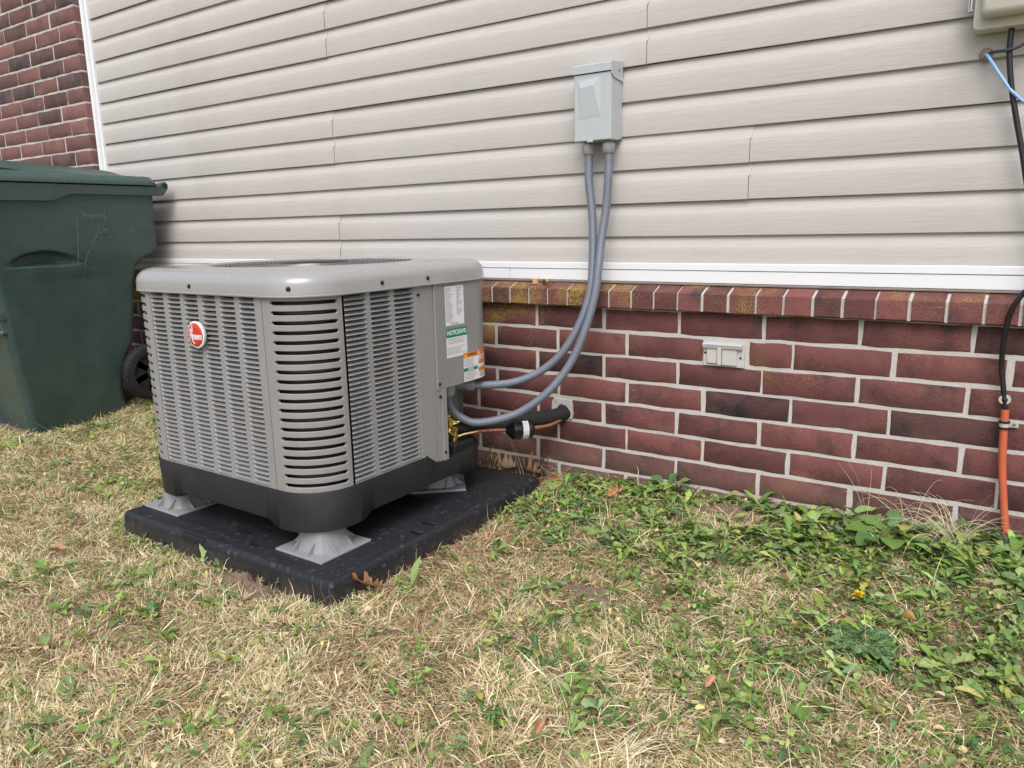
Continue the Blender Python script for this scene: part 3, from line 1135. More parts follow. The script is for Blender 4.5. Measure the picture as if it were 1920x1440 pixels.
def louver_panel(face, cols, lo, hi, rows, ztop, zbot, stuff_cols=()):
    """sheet with column openings (frame strips) and pressed louvres. face 'front': along x at y=AY0; 'right': along y at x=AX1"""
    th = 0.0016

    def P(s, d, z):
        if face == 'front': return (s, AY0 - d, z)
        if face == 'left': return (AX0 - d, s, z)
        return (AX1 + d, s, z)
    strips = []
    edges = [lo] + [e for c_ in cols for e in c_] + [hi]
    for a, c_ in zip(edges[0::2], edges[1::2]):
        strips.append((a, c_, ZB - 0.01, ZT + 0.004))
    for a, c_ in cols:
        strips.append((a, c_, ztop, ZT + 0.004))
        strips.append((a, c_, ZB - 0.01, zbot))
    mbs = []
    for a, c_, z0, z1 in strips:
        Vq = [P(s, d, z) for d in (0, -th) for z in (z0, z1) for s in (a, c_)]
        mbs.append(fix(Vq, [(0, 1, 3, 2), (4, 6, 7, 5), (0, 2, 6, 4), (1, 5, 7, 3), (0, 4, 5, 1), (2, 3, 7, 6)]))
    # hemmed edges: rounded returns where the panel meets its neighbours
    for s, sg in ((lo, 1), (hi, -1)):
        mbs.append(([P(s, 0, ZB), P(s, 0, ZT), P(s + sg * 0.0004, -0.01, ZT), P(s + sg * 0.0004, -0.01, ZB)], [(0, 1, 2, 3)]))
    pn = build('louver_panel', join(*mbs), 'grey_paint', ac)
    pitch = (ztop - zbot) / rows
    w_ = cols[0][1] - cols[0][0]
    V, F = louver_mb(w_ + 0.001, pitch, 0.0125)
    if face == 'right':
        V = [(-y, x, z) for x, y, z in V]
    if face == 'left':
        V = [(y, -x, z) for x, y, z in V]
    me = make_mesh('louver', V, F, 'grey_paint', 50)
    for ci, (a, c_) in enumerate(cols):
        big = []
        for r_ in range(rows):
            z = ztop - r_ * pitch
            q = Vector(P((a + c_) / 2, 0.0002, z))
            if ci in stuff_cols:
                big.append(([(v[0] + q.x, v[1] + q.y, v[2] + q.z) for v in V], F))
            else:
                link_mesh('louver', me, pn, q - worg(pn))
        if big:
            o = build('louvers', join(*big), 'grey_paint', pn, 50)
            o['kind'] = 'stuff'
    return pn


FC = [(-0.6560 + i * 0.0787, -0.6560 + i * 0.0787 + 0.0585) for i in range(6)]
louver_panel('front', FC, -0.6605, -0.1765, 38, 0.735, 0.252, stuff_cols=(0,))
RCOLS = [(-0.8370, -0.7615), (-0.7460, -0.6715), (-0.6570, -0.5840)]
RCOLS = [(a, a + 0.0745) for a, _ in RCOLS]
louver_panel('right', RCOLS, -0.8530, -0.5745, 38, 0.735, 0.252)
louver_panel('left', [(-0.84 + i * 0.0787, -0.84 + i * 0.0787 + 0.0585) for i in range(6)], -0.845, -0.345, 38, 0.735, 0.252, stuff_cols=(0, 1, 2, 3, 4, 5))


def corner_grille(cx, cy, a0, a1, e0, e1):
    """curved corner: horizontal bars between rounded-end slots. Arc centre cx,cy, radius RC, from angle a0 to a1; e0,e1: straight lengths before/after"""
    n = 30
    L = RC * abs(a1 - a0)
    path = []
    ss = []
    seg = [-e0, -e0 + 0.004] + list(np.linspace(0, L, n)) + [L + e1 - 0.004, L + e1]
    t0 = np.array((-math.sin(a0), math.cos(a0))) * (1 if a1 > a0 else -1)
    t1 = np.array((-math.sin(a1), math.cos(a1))) * (1 if a1 > a0 else -1)
    # dense sampling near slot ends
    se0, se1 = 0.014, L - 0.014
    extra = [se0 + d for d in (0, 0.0004, 0.0012, 0.0025, 0.004, 0.006)] + [se1 - d for d in (0, 0.0004, 0.0012, 0.0025, 0.004, 0.006)]
    seg = sorted(set([round(s, 5) for s in seg + extra]))
    for s in seg:
        if s < 0:
            q = np.array((cx + RC * math.cos(a0), cy + RC * math.sin(a0))) + t0 * s
            nn = np.array((math.cos(a0), math.sin(a0)))
        elif s > L:
            q = np.array((cx + RC * math.cos(a1), cy + RC * math.sin(a1))) + t1 * (s - L)
            nn = np.array((math.cos(a1), math.sin(a1)))
        else:
            a = a0 + (a1 - a0) * s / L
            q = np.array((cx + RC * math.cos(a), cy + RC * math.sin(a)))
            nn = np.array((math.cos(a), math.sin(a)))
        path.append((q, nn, s))
    rows = 20
    ztop, zbot = 0.7355, 0.2490
    pitch = (ztop - zbot) / rows
    sh_ = pitch * 0.20          # half slot height
    cg = empty_part('corner_grille')

    def half(s):
        d = min(s - se0, se1 - s)
        if d <= 0: return 0.0
        rr = 0.006
        return sh_ * (math.sqrt(1 - (1 - d / rr) ** 2) if d < rr else 1.0)
    for r_ in range(rows + 1):
        # bar r_ lies between slot r_-1 (above) and slot r_ (below); slot k is centred at ztop-(k+.5)*pitch
        top = ztop - (r_ - 0.5) * pitch if r_ > 0 else None
        bot = ztop - (r_ + 0.5) * pitch if r_ < rows else None
        V, F = [], []
        for q, nn, s in path:
            h = half(s)
            zt = (top - h) if top is not None else ZT + 0.004
            zb = (bot + h) if bot is not None else ZB - 0.01
            o_ = 0.0
            inn = q - nn * 0.0065
            lip = 0.0011 if h > 1e-5 else 0.0
            V += [(inn[0], inn[1], zt), (q[0] - nn[0] * lip, q[1] - nn[1] * lip, zt), (q[0], q[1], zt - lip), (q[0], q[1], zb + lip), (q[0] - nn[0] * lip, q[1] - nn[1] * lip, zb), (inn[0], inn[1], zb)]
        for i in range(len(path) - 1):
            for j in range(5):
                F.append((i * 6 + j, i * 6 + j + 1, (i + 1) * 6 + j + 1, (i + 1) * 6 + j))
        V2, F2 = V, F
        build('bar', (V2, [tuple(reversed(f)) for f in F2] if a1 > a0 else F2), 'grey_paint', cg, 40)
    return cg


corner_grille(AX1 - RC, AY0 + RC, R(-90), R(0), 0.0162, 0.0065)
corner_grille(AX0 + RC, AY0 + RC, R(180), R(270), 0.001, 0.0118)


def ac_body():
    # back and far corner sheets
    rg_ = [(AX0 + RC - RC * math.cos(R(a)), AY1 - RC + RC * math.sin(R(a))) for a in range(0, 91, 10)]
    pl = rg_ + [(-0.17, AY1)]
    V, F = loft([[(x, y, z) for x, y in pl] for z in (ZB - 0.01, ZT)], False)
    build('back_panel', (V, F), 'grey_paint', ac, 40)
    # plain side panel beside the right louvres
    V, F = fix(*box(AX1 - 0.012, AX1 + 0.0006, -0.5735, -0.4995, 0.215, ZT + 0.003, 0.0012))
    build('side_panel', (V, F), 'grey_paint', ac)
    # electrical cover wrapping the wall-side corner
    pts = [(AX1 + 0.0030 - 0.012, -0.4975), (AX1 + 0.0022, -0.4975), (AX1 + 0.0036, -0.4955), (AX1 + 0.0036, -0.491), (AX1 + 0.0030, -0.488)]
    rr = 0.1
    arc = [(AX1 + 0.003 - rr + rr * math.cos(R(a)), -0.3 + rr * math.sin(R(a))) for a in range(0, 91, 9)]
    pts += arc + [(-0.20, -0.200)]
    rings = [[(x, y, z) for x, y in pts] for z in (0.4305, 0.4315, ZT + 0.003)]
    V, F = loft(rings, False)
    k = len(V)
    # underside of the box
    und = [(x, y, 0.4305) for x, y in pts] + [(-0.20, -0.4975, 0.4305)]
    V += und
    F = list(F) + [tuple(range(k, k + len(und)))]
    build('control_cover', (V, F), 'grey_paint', ac, 35)
    # lower corner strip under the cover with its folded edge, and the recess behind it
    V, F = fix(*box(AX1 - 0.010, AX1 + 0.0008, -0.4975, -0.4795, 0.208, 0.4295, 0.001))
    build('corner_strip', join((V, F), fix(*box(AX1 - 0.010, AX1 + 0.0032, -0.479, -0.4555, 0.206, 0.4295, 0.0015))), 'grey_paint', ac)
    V = [(AX1 - 0.01, -0.4565, z) for z in (0.20, 0.43)] + [(-0.155, -0.43, z) for z in (0.20, 0.43)] + [(-0.19, -0.20, z) for z in (0.20, 0.43)]
    build('valve_recess', (V, [(0, 2, 3, 1), (2, 4, 5, 3)]), 'grey_paint', ac)
    # coil inside
    ins = 0.03
    rings = [[(x, y, z) for x, y in rrect(AX0 + ins, AX1 - ins, AY0 + ins, -0.475, (RC - ins, RC - ins, 0.03, 0.03), 8)] for z in (0.20, 0.742)]
    build('coil', loft(rings, True, True, False), 'coil_fins', ac, 40)


ac_body()


def base_pan():
    rs = (RC + .004, RC + .004, 0.175, RC + .004)
    ol = rrect(AX0 - 0.004, AX1 + 0.004, AY0 - 0.004, AY1 + 0.004, rs, 14)
    # resample evenly
    pts = []
    for (a, b_) in zip(ol, ol[1:] + ol[:1]):
        d = math.hypot(b_[0] - a[0], b_[1] - a[1])
        n = max(1, int(d / 0.012))
        for i in range(n):
            pts.append((a[0] + (b_[0] - a[0]) * i / n, a[1] + (b_[1] - a[1]) * i / n))
    rows = [[], [], [], [], [], []]
    for x, y in pts:
        # legs at the corners: distance to nearest corner region
        dx = min(abs(x - AX0), abs(x - AX1))
        dy = min(abs(y - AY0), abs(y - AY1))
        d = max(dx, dy)          # distance along the side from the corner
        leg = 1 - smooth01((d - 0.155) / 0.035)
        zb = 0.1525 - 0.0185 * leg
        back = smooth01((y + 0.56) / 0.06) * smooth01((x + 0.5) / 0.4)
        zt = 0.2435 - 0.030 * back
        cx, cy = CX - x, CY - y
        l = math.hypot(cx, cy)
        cx, cy = cx / l, cy / l
        rows[0].append((x + cx * 0.05, y + cy * 0.05, zb + 0.004))
        rows[1].append((x + cx * 0.009, y + cy * 0.009, zb))
        rows[2].append((x + cx * 0.004, y + cy * 0.004, zb + 0.003))
        rows[3].append((x, y, zt - 0.003))
        rows[4].append((x + cx * 0.0025, y + cy * 0.0025, zt))
        rows[5].append((x + cx * 0.03, y + cy * 0.03, zt - 0.004))
    V, F = loft(rows)
    build('base_pan', (V, F), 'black_plastic', ac, 50)
    build('pan_floor', loft([[(x, y, z) for x, y in rrect(AX0 + .04, AX1 - .04, AY0 + .04, AY1 - .04, 0.1, 6)] for z in (0.155, 0.165)], True, True, True), 'black_plastic', ac)
    # black block by the valves
    build('pan_bracket', box(-0.135, -0.055, -0.395, -0.29, 0.185, 0.232, 0.004), 'black_plastic', ac)


base_pan()


def screw(pos, nrm, r_=0.0052):
    n_ = Vector(nrm).normalized()
    a = lathe(pos, n_, [(0, r_ * 1.25), (0.001, r_ * 1.25), (0.0012, r_), (0.0035, r_ * 0.92), (0.0042, r_ * 0.6)], 6)
    build('screw', a, 'screw_dark', ac)


for x, z in ((-0.455, 0.7575),):
    screw((x, AY0 - 0.0085, z), (0, -1, 0))
_a = R(-58)
screw((AX1 - RC + (RC + 0.0085) * math.cos(_a), AY0 + RC + (RC + 0.0085) * math.sin(_a), 0.7585), (math.cos(_a), math.sin(_a), 0.05))
for y, z in ((-0.708, 0.7575), (-0.5265, 0.7575)):
    screw((AX1 + 0.0085, y, z), (1, 0, 0))
for y, z in ((-0.5615, 0.7135), (-0.4865, 0.4465), (-0.4855, 0.4095), (-0.5545, 0.242), (-0.472, 0.2365)):
    screw((AX1 + (0.0085 if z > 0.75 else 0.003 if y > -0.5 else 0.0006), y, z), (1, 0, 0), 0.0042)


def ac_badge():
    bc = Vector((-0.4375, AY0 - 0.009, 0.6305))
    bd = build('badge', lathe(bc, (0, -1, 0), [(-0.002, 0.0345), (0.0, 0.036), (0.006, 0.036), (0.0075, 0.034), (0.0075, 0.0315)], 40), 'badge_white', ac, 40)
    build('badge_face', lathe(bc + Vector((0, -0.0074, 0)), (0, -1, 0), [(0.0, 0.0318), (0.0010, 0.0312), (0.0022, 0.021), (0.0026, 0.008)], 40), 'badge_red', bd, 60)
    y = bc.y - 0.0103
    rt, up = (1, 0, 0), (0, 0, 1)
    L1 = text_mb('R', (bc.x - 0.0150, y, bc.z + 0.0015), rt, up, 0.037, 0.0005, sx=0.60, bold=0.0002)
    L2 = text_mb('heem', (bc.x + 0.0105, y, bc.z - 0.0035), rt, up, 0.0265, 0.0005, sx=0.70, bold=0.0005)
    stem = box(bc.x - 0.0098, bc.x - 0.0074, y - 0.0005, y + 0.0008, bc.z + 0.000, bc.z + 0.0265)
    tail = tube([(bc.x - 0.0135, y, bc.z - 0.008), (bc.x - 0.008, y, bc.z - 0.0195), (bc.x - 0.002, y, bc.z - 0.0235)], 0.0011, 5)[:2]
    build('lettering', join(L1, L2, stem, tail), 'badge_white', bd)


ac_badge()


def cover_pt(s, z, off):
    """point on the cover surface; s = y along the flat part, beyond -0.275 it runs round the corner"""
    rr = 0.1
    if s <= -0.3: return (AX1 + 0.003 + off, s, z)
    a = (s + 0.3) / rr
    return (AX1 + 0.003 - rr + (rr + off) * math.cos(a), -0.3 + (rr + off) * math.sin(a), z)


def patch(s0, s1, z0, z1, off, n=14, skew=0.0):
    V, F = [], []
    for i in range(n + 1):
        s = s0 + (s1 - s0) * i / n
        V += [cover_pt(s, z0, off), cover_pt(s, z1, off)]
    for i in range(n):
        F.append((2 * i, 2 * i + 2, 2 * i + 3, 2 * i + 1))
    return V, F


def lines(s0, s1, ztop, zbot, n, off, seed, fill=(0.5, 0.95), h=0.35, ncol=1):
    """rows of tiny print, far too small to read, as thin printed strips"""
    rg = random.Random(seed)
    out = []
    pitch = (ztop - zbot) / n
    for i in range(n):
        z = ztop - (i + 0.5) * pitch
        s = s0
        end = s0 + (s1 - s0) * rg.uniform(*fill)
        while s < end:
            w_ = rg.uniform(0.003, 0.009)
            out.append(patch(s, min(s + w_, end), z - pitch * h / 2, z + pitch * h / 2, off, 1))
            s += w_ + 0.0013
    return join(*out)


def stickers():
    yv, zv = (0, 1, 0), (0, 0, 1)
    # data plate
    st = build('sticker', patch(-0.449, -0.361, 0.612, 0.727, 0.0006), 'sticker_white', ac)
    st['label'] = 'white data plate full of small print'
    for args in ((-0.4455, -0.405, 0.7235, 0.622, 22, 0.0010, 1, (0.45, 0.98), 0.42), (-0.396, -0.3665, 0.7235, 0.64, 16, 0.0010, 2, (0.15, 0.95), 0.42), (-0.425, -0.385, 0.620, 0.614, 1, 0.0010, 3, (0.9, 1), 0.6)):
        build('print', lines(*args), 'print_grey', st)['kind'] = 'stuff'
    # NOTICE / AVIS
    st = build('sticker', patch(-0.449, -0.3505, 0.5165, 0.603, 0.0006), 'sticker_white', ac)
    st['label'] = 'white notice sticker with a green heading'
    build('heading', patch(-0.449, -0.3505, 0.5765, 0.603, 0.0009), 'sticker_green', st)
    build('lettering', text_mb('NOTICE/AVIS', (AX1 + 0.0044, -0.3998, 0.5898), yv, zv, 0.0190, 0.0002, sx=0.80, bold=0.0003), 'sticker_white', st)
    build('print', join(lines(-0.442, -0.358, 0.574, 0.556, 4, 0.0010, 5, (0.75, 1.0), 0.35), lines(-0.446, -0.355, 0.549, 0.525, 5, 0.0010, 6, (0.6, 1.0), 0.35)), 'print_grey', st)['kind'] = 'stuff'
    # warning label wrapping the corner
    st = build('sticker', patch(-0.3715, -0.215, 0.432, 0.521, 0.0010, 20), 'sticker_white', ac)
    st['label'] = 'orange and white warning label wrapped round the corner'
    build('heading', join(patch(-0.3715, -0.300, 0.505, 0.521, 0.0013), patch(-0.297, -0.215, 0.505, 0.521, 0.0013), patch(-0.297, -0.25, 0.478, 0.492, 0.0013), patch(-0.297, -0.25, 0.454, 0.467, 0.0013)), 'sticker_orange', st)
    build('heading', patch(-0.3715, -0.302, 0.463, 0.4735, 0.0013), 'sticker_green', st)
    tri = []
    for s in (-0.363, -0.291):
        k = [cover_pt(s - 0.006, 0.5075, 0.0016), cover_pt(s + 0.006, 0.5075, 0.0016), cover_pt(s, 0.5185, 0.0016)]
        tri.append((k, [(0, 1, 2)]))
    build('warning_triangle', join(*tri), 'sticker_yellow', st)
    build('lettering', text_mb('WARNING', (AX1 + 0.0046, -0.3285, 0.513), yv, zv, 0.0125, 0.0001, sx=0.78, bold=0.0002), 'print_black', st)
    build('lettering', text_mb('NOTICE', (AX1 + 0.0046, -0.337, 0.468), yv, zv, 0.0095, 0.0001, sx=0.78, bold=0.0004), 'sticker_white', st)
    build('print', join(lines(-0.367, -0.304, 0.502, 0.476, 5, 0.0014, 8, (0.6, 1.0), 0.4), lines(-0.367, -0.304, 0.461, 0.436, 5, 0.0014, 9, (0.7, 1.0), 0.4),
                        lines(-0.292, -0.25, 0.502, 0.494, 2, 0.0014, 10, (0.7, 1.0), 0.5), lines(-0.292, -0.25, 0.452, 0.436, 3, 0.0014, 11, (0.7, 1.0), 0.5)), 'print_grey', st)['kind'] = 'stuff'


stickers()


def hexnut(c, axis, r_, h):
    return lathe(c, axis, [(0, r_ * .92), (0.001, r_), (h - 0.001, r_), (h, r_ * .9)], 6)


def service_valves():
    # larger suction valve (upright body, hex cap, side port) and smaller liquid valve in front of it
    def bv(x, y, z): return (x - 0.112, y - 0.350, z + 0.262)
    sv = build('service_valve', lathe(bv(0, 0, 0), (0, 0, 1), [(0, 0.012), (0.005, 0.015), (0.030, 0.015), (0.034, 0.018), (0.044, 0.018), (0.048, 0.012), (0.054, 0.012)], 16), 'brass', ac, 40)
    build('valve_cap', hexnut(bv(0, 0, 0.054), (0, 0, 1), 0.0165, 0.017), 'brass', sv)
    build('service_port', lathe(bv(0.008, 0.005, 0.026), (0.8, 0.55, 0.15), [(0, 0.008), (0.016, 0.008), (0.017, 0.0062), (0.026, 0.0062), (0.030, 0.002)], 12), 'brass', sv, 40)
    build('valve_bracket', box(-0.165, -0.090, -0.367, -0.333, 0.257, 0.262, 0.001), 'brass', sv)
    lv = build('service_valve', lathe((-0.088, -0.352, 0.231), (0, 0, 1), [(0, 0.010), (0.004, 0.012), (0.024, 0.012), (0.026, 0.009), (0.034, 0.009)], 16), 'brass', ac, 40)
    build('valve_cap', hexnut((-0.088, -0.352, 0.264), (0, 0, 1), 0.0115, 0.014), 'brass', lv)
    build('service_port', lathe((-0.086, -0.359, 0.232), (0.45, -0.9, 0), [(0, 0.0075), (0.014, 0.0075), (0.0142, 0.005), (0.010, 0.003)], 12), 'brass', lv, 40)
    build('valve_tube', tube([(-0.165, -0.352, 0.236), (-0.09, -0.352, 0.236)], 0.0048, 10), 'aluminium_tube', lv, 60)


service_valves()

# ---------------------------------------------------------------- refrigerant lines
sl_ = empty('suction_line', (-0.1, -0.33, 0.24), 'thick black foam insulated refrigerant pipe running into the brick wall', 'pipe')
pp = spline([(-0.118, -0.330, 0.268), (-0.083, -0.275, 0.268), (-0.03, -0.20, 0.262), (0.035, -0.115, 0.264), (0.082, -0.05, 0.268), (0.108, 0.0, 0.272), (0.115, 0.05, 0.272)], 0.012)
build('foam_sleeve', tube(pp, lambda t: 0.0235 + 0.0008 * math.sin(t * 31) + 0.001 * math.sin(t * 77), 14), 'foam_black', sl_, 60)
build('foam_end', lathe((0.096, -0.020, 0.293), (0.6, 0.75, -0.25), [(0.0, 0.008), (0.006, 0.014), (0.03, 0.012), (0.04, 0.01)], 12), 'foam_black', sl_, 60)
build('foam_scrap', lathe((0.058, -0.04, 0.245), (0.75, 0.65, 0.08), [(0, 0.004), (0.01, 0.012), (0.05, 0.014), (0.066, 0.006)], 10), 'foam_black', sl_, 60)

ll = empty('liquid_line', (-0.08, -0.345, 0.212), 'thin copper refrigerant pipe with a black filter drier, between the valves and the wall', 'pipe')
D0, D1 = np.array((0.003, -0.203, 0.2455)), np.array((0.065, -0.123, 0.2430))
dax = (D1 - D0) / np.linalg.norm(D1 - D0)
dl = float(np.linalg.norm(D1 - D0))
build('brass_stub', tube(spline([(-0.088, -0.352, 0.243), (-0.072, -0.325, 0.250), (-0.045, -0.285, 0.2545)], 0.008), 0.0050, 10), 'aluminium_tube', ll, 60)
build('copper_pipe', tube(spline([(-0.048, -0.289, 0.2543), (-0.025, -0.245, 0.251), tuple(D0 + dax * 0.004)], 0.008), lambda t: 0.0058 + 0.0014 * (1 if t > 0.72 else 0) + 0.0005 * math.sin(t * 40), 10), 'copper', ll, 60)
build('copper_pipe', tube(spline([tuple(D1 - dax * 0.004), (0.088, -0.085, 0.2445), (0.106, -0.045, 0.2510), (0.1125, -0.012, 0.262), (0.113, 0.03, 0.268)], 0.008), lambda t: 0.0062 + 0.0012 * (1 if t < 0.2 else 0), 10), 'copper', ll, 60)
fd = build('filter_drier', lathe(D0, dax, [(0, 0.007), (0.003, 0.0105), (0.018, 0.029), (0.0225, 0.0335), (dl * 0.5, 0.0337), (dl * 0.5 + 0.002, 0.0329), (dl - 0.022, 0.0333), (dl - 0.014, 0.0333), (dl - 0.010, 0.030), (dl - 0.003, 0.014), (dl, 0.007)], 28), 'drier_black', ll, 40)
# paper label wrapped on the drier
u0 = np.cross(dax, (0, 0, 1)); u0 /= np.linalg.norm(u0)
w0 = np.cross(dax, u0)
lab_r = [[tuple(D0 + dax * s + 0.0343 * (math.cos(R(a)) * u0 + math.sin(R(a)) * w0)) for a in range(-62, 95, 9)] for s in (0.052, 0.072)]
V, F = loft(lab_r, False)
dlb = build('paper_label', (V, F), 'sticker_white', fd)
lns = []
for a in (2, 20, 28, 36):
    lns.append(loft([[tuple(D0 + dax * s + 0.0347 * (math.cos(R(b_)) * u0 + math.sin(R(b_)) * w0)) for b_ in (a, a + 3)] for s in (0.055, 0.069)], False))
build('lettering', join(*lns), 'print_grey', fd)

# ---------------------------------------------------------------- disconnect box with its two flexible conduits
db = empty('disconnect_box', (0.245, 0.02, 1.14), 'grey blue metal electrical disconnect box on the siding', 'electrical box')


def disconnect():
    x0, x1, z0, z1, yf, yb = 0.182, 0.307, 1.141, 1.357, -0.056, 0.018
    build('enclosure', box(x0 + 0.002, x1 - 0.002, yf + 0.012, yb, z0 + 0.004, z1 - 0.002, 0.001), 'box_paint', db)
    # front cover: flat plate with folded sides and an embossed trapezoid panel
    build('front_cover', box(x0, x1 - 0.001, yf, yf + 0.05, z0, z1 - 0.026, 0.002), 'box_paint', db)
    build('cover_gap', box(x0 + 0.004, x1 - 0.0015, yf + 0.003, yf + 0.05, z1 - 0.0275, z1 - 0.024), 'gasket_dark', db)
    # rain hood with side ears
    pr = [(yf - 0.004, z1 - 0.024), (yf - 0.004, z1 - 0.002), (yf - 0.001, z1 + 0.001), (yb, z1 + 0.010), (yb, z1 + 0.006), (yf + 0.004, z1 - 0.004), (yf - 0.002, z1 - 0.024)]
    build('hood', loft([[(x, y, z) for y, z in pr] for x in (x0 - 0.003, x1 + 0.002)], True, True, True), 'box_paint', db)
    V = [(x, y, z) for x in (x1 + 0.0005, x1 + 0.0025) for y, z in ((yf - 0.003, z1 + 0.0), (yf - 0.003, z1 - 0.030), (yf + 0.010, z1 - 0.042), (yb - 0.004, z1 - 0.048), (yb - 0.004, z1 + 0.008))]
    F = [(0, 1, 2, 3, 4), (9, 8, 7, 6, 5)] + [(i, (i + 1) % 5, 5 + (i + 1) % 5, 5 + i) for i in range(5)]
    build('hood_ear', fix(V, F), 'box_paint', db)
    # embossing
    a = [(0.199, 1.313), (0.272, 1.321), (0.272, 1.211), (0.199, 1.205)]
    inn = [(0.2045, 1.292), (0.250, 1.297), (0.268, 1.216), (0.203, 1.209)]
    y_o, y_i = yf - 0.0004, yf - 0.0070
    lower = {0: y_i, 1: y_i, 2: yf - 0.0010, 3: yf - 0.0010}
    V = [(x, y_o, z) for x, z in a] + [(x, lower[i], z) for i, (x, z) in enumerate(inn)]
    F = [(4, 5, 6, 7)] + [(i, (i + 1) % 4, 4 + (i + 1) % 4, 4 + i) for i in range(4)]
    build('embossed_panel', fix(V + [(0.235, yf + 0.03, 1.26)], F), 'box_paint', db)
    build('bottom_tab', box(0.226, 0.245, yf - 0.0012, yf + 0.006, z0 - 0.004, z0 + 0.004, 0.0008), 'box_paint', db)
    build('screw', lathe((x1 + 0.002, -0.012, z1 - 0.020), (1, 0, 0), [(0, 0.0035), (0.0015, 0.003)], 8), 'gasket_dark', db)


disconnect()
PA = [(0.214, -0.026, 1.122), (0.216, -0.026, 1.075), (0.218, -0.030, 1.025), (0.232, -0.035, 0.929), (0.243, -0.05, 0.816), (0.248, -0.075, 0.703), (0.229, -0.1, 0.605), (0.179, -0.13, 0.505), (0.108, -0.16, 0.439), (0.032, -0.2, 0.406), (-0.045, -0.255, 0.3995), (-0.075, -0.284, 0.402)]
PBv = [(0.283, -0.026, 1.122), (0.284, -0.026, 1.08), (0.284, -0.03, 1.022), (0.278, -0.035, 0.927), (0.272, -0.05, 0.848), (0.274, -0.075, 0.752), (0.270, -0.092, 0.672), (0.250, -0.115, 0.575), (0.214, -0.14, 0.476), (0.155, -0.18, 0.385), (0.064, -0.225, 0.313), (-0.033, -0.295, 0.287), (-0.082, -0.330, 0.308), (-0.105, -0.348, 0.345), (-0.108, -0.350, 0.385)]
for nm_, P_, lab in (('A', PA, 'left grey flexible conduit, curving from the box to the back of the air conditioner'), ('B', PBv, 'right grey flexible conduit, looping down to the pale connector under the air conditioner cover')):
    ct = empty('flexible_conduit', P_[0], lab, 'conduit', 'flexible conduits hanging from the disconnect box')
    build('conduit', tube(spline(P_, 0.008), 0.0126, 16), 'flex_conduit', ct, 80)
    x, y, z = P_[0]
    c1 = build('connector', lathe((x, y, 1.143), (0, 0, -1), [(0, 0.0125), (0.009, 0.0125), (0.010, 0.0190), (0.020, 0.0197), (0.034, 0.0185), (0.0395, 0.0150), (0.040, 0.0125)], 20), 'fitting_grey', ct, 40)
    if nm_ == 'B':
        x, y, z = P_[-1]
        build('connector', lathe((x, y, 0.434), (0, 0, -1), [(0, 0.020), (0.016, 0.020), (0.0165, 0.0225), (0.040, 0.0225), (0.046, 0.020), (0.054, 0.018), (0.055, 0.014)], 22), 'fitting_pale', ct, 40)
    else:
        x, y, z = P_[-1]
        build('connector', lathe((x + 0.010, y + 0.012, z - 0.001), (-0.72, -0.68, 0.12), [(0, 0.0165), (0.002, 0.019), (0.022, 0.020), (0.03, 0.017), (0.06, 0.017)], 20), 'fitting_grey', ct, 40)

# ---------------------------------------------------------------- brick vent cover
vn = empty('vent_cover', (0.65, 0.0, 0.478), 'small white plastic vent cover set into the brick wall', 'vent')
build('back_plate', box(0.5895, 0.711, -0.006, 0.006, 0.4785, 0.549, 0.0015), 'vent_white', vn)
pr = [(-0.006, 0.5485), (-0.0165, 0.5465), (-0.0195, 0.5425), (-0.0165, 0.5335), (-0.006, 0.5325)]
build('hood', loft([[(x, y, z) for y, z in pr] for x in (0.5905, 0.7065)], True, True, True), 'vent_white', vn, 30)
build('flap', join(box(0.6015, 0.6335, -0.0125, -0.005, 0.4865, 0.5335, 0.002), box(0.6475, 0.6905, -0.0125, -0.005, 0.4835, 0.5335, 0.002)), 'vent_white', vn)
build('center_rib', box(0.6345, 0.6465, -0.0185, -0.005, 0.4825, 0.5345, 0.002), 'vent_white', vn)
build('print_line', box(0.592, 0.706, -0.0196, -0.019, 0.5432, 0.5440), 'paint_blue_line', vn)
for x, z in ((0.5955, 0.5165), (0.7005, 0.5075)):
    build('screw', lathe((x, -0.006, z), (0, -1, 0), [(0, 0.0038), (0.0012, 0.003)], 8), 'screw_dark', vn)

# ---------------------------------------------------------------- utility box and cables at the right
ub = empty('utility_box', (1.29, 0.015, 1.31), 'beige plastic utility box mounted high on the siding by black cables', 'utility box')
rings = [[(x, y, z) for x, z in rrect(1.2095 + i, 1.47 - i, 1.3055 + i, 1.60 - i, 0.012, 5)] for i, y in ((0.0, 0.017), (0.0, -0.030), (0.002, -0.034))]
build('base', loft(rings, True, True, True), 'utility_box', ub, 40)
rings = [[(x, y, z) for x, z in rrect(1.2265 + i, 1.455 - i, 1.328 + i, 1.59 - i, 0.010, 5)] for i, y in ((0.0, -0.034), (0.0, -0.064), (0.004, -0.071), (0.012, -0.075))]
build('cover', loft(rings, True, False, True), 'utility_box', ub, 40)
build('latch', join(box(1.2015, 1.2065, -0.032, -0.02, 1.350, 1.42, 0.001), box(1.197, 1.2005, -0.030, -0.022, 1.350, 1.42, 0.001), box(1.197, 1.2095, -0.031, -0.021, 1.3485, 1.3525, 0.001)), 'latch_metal', ub)

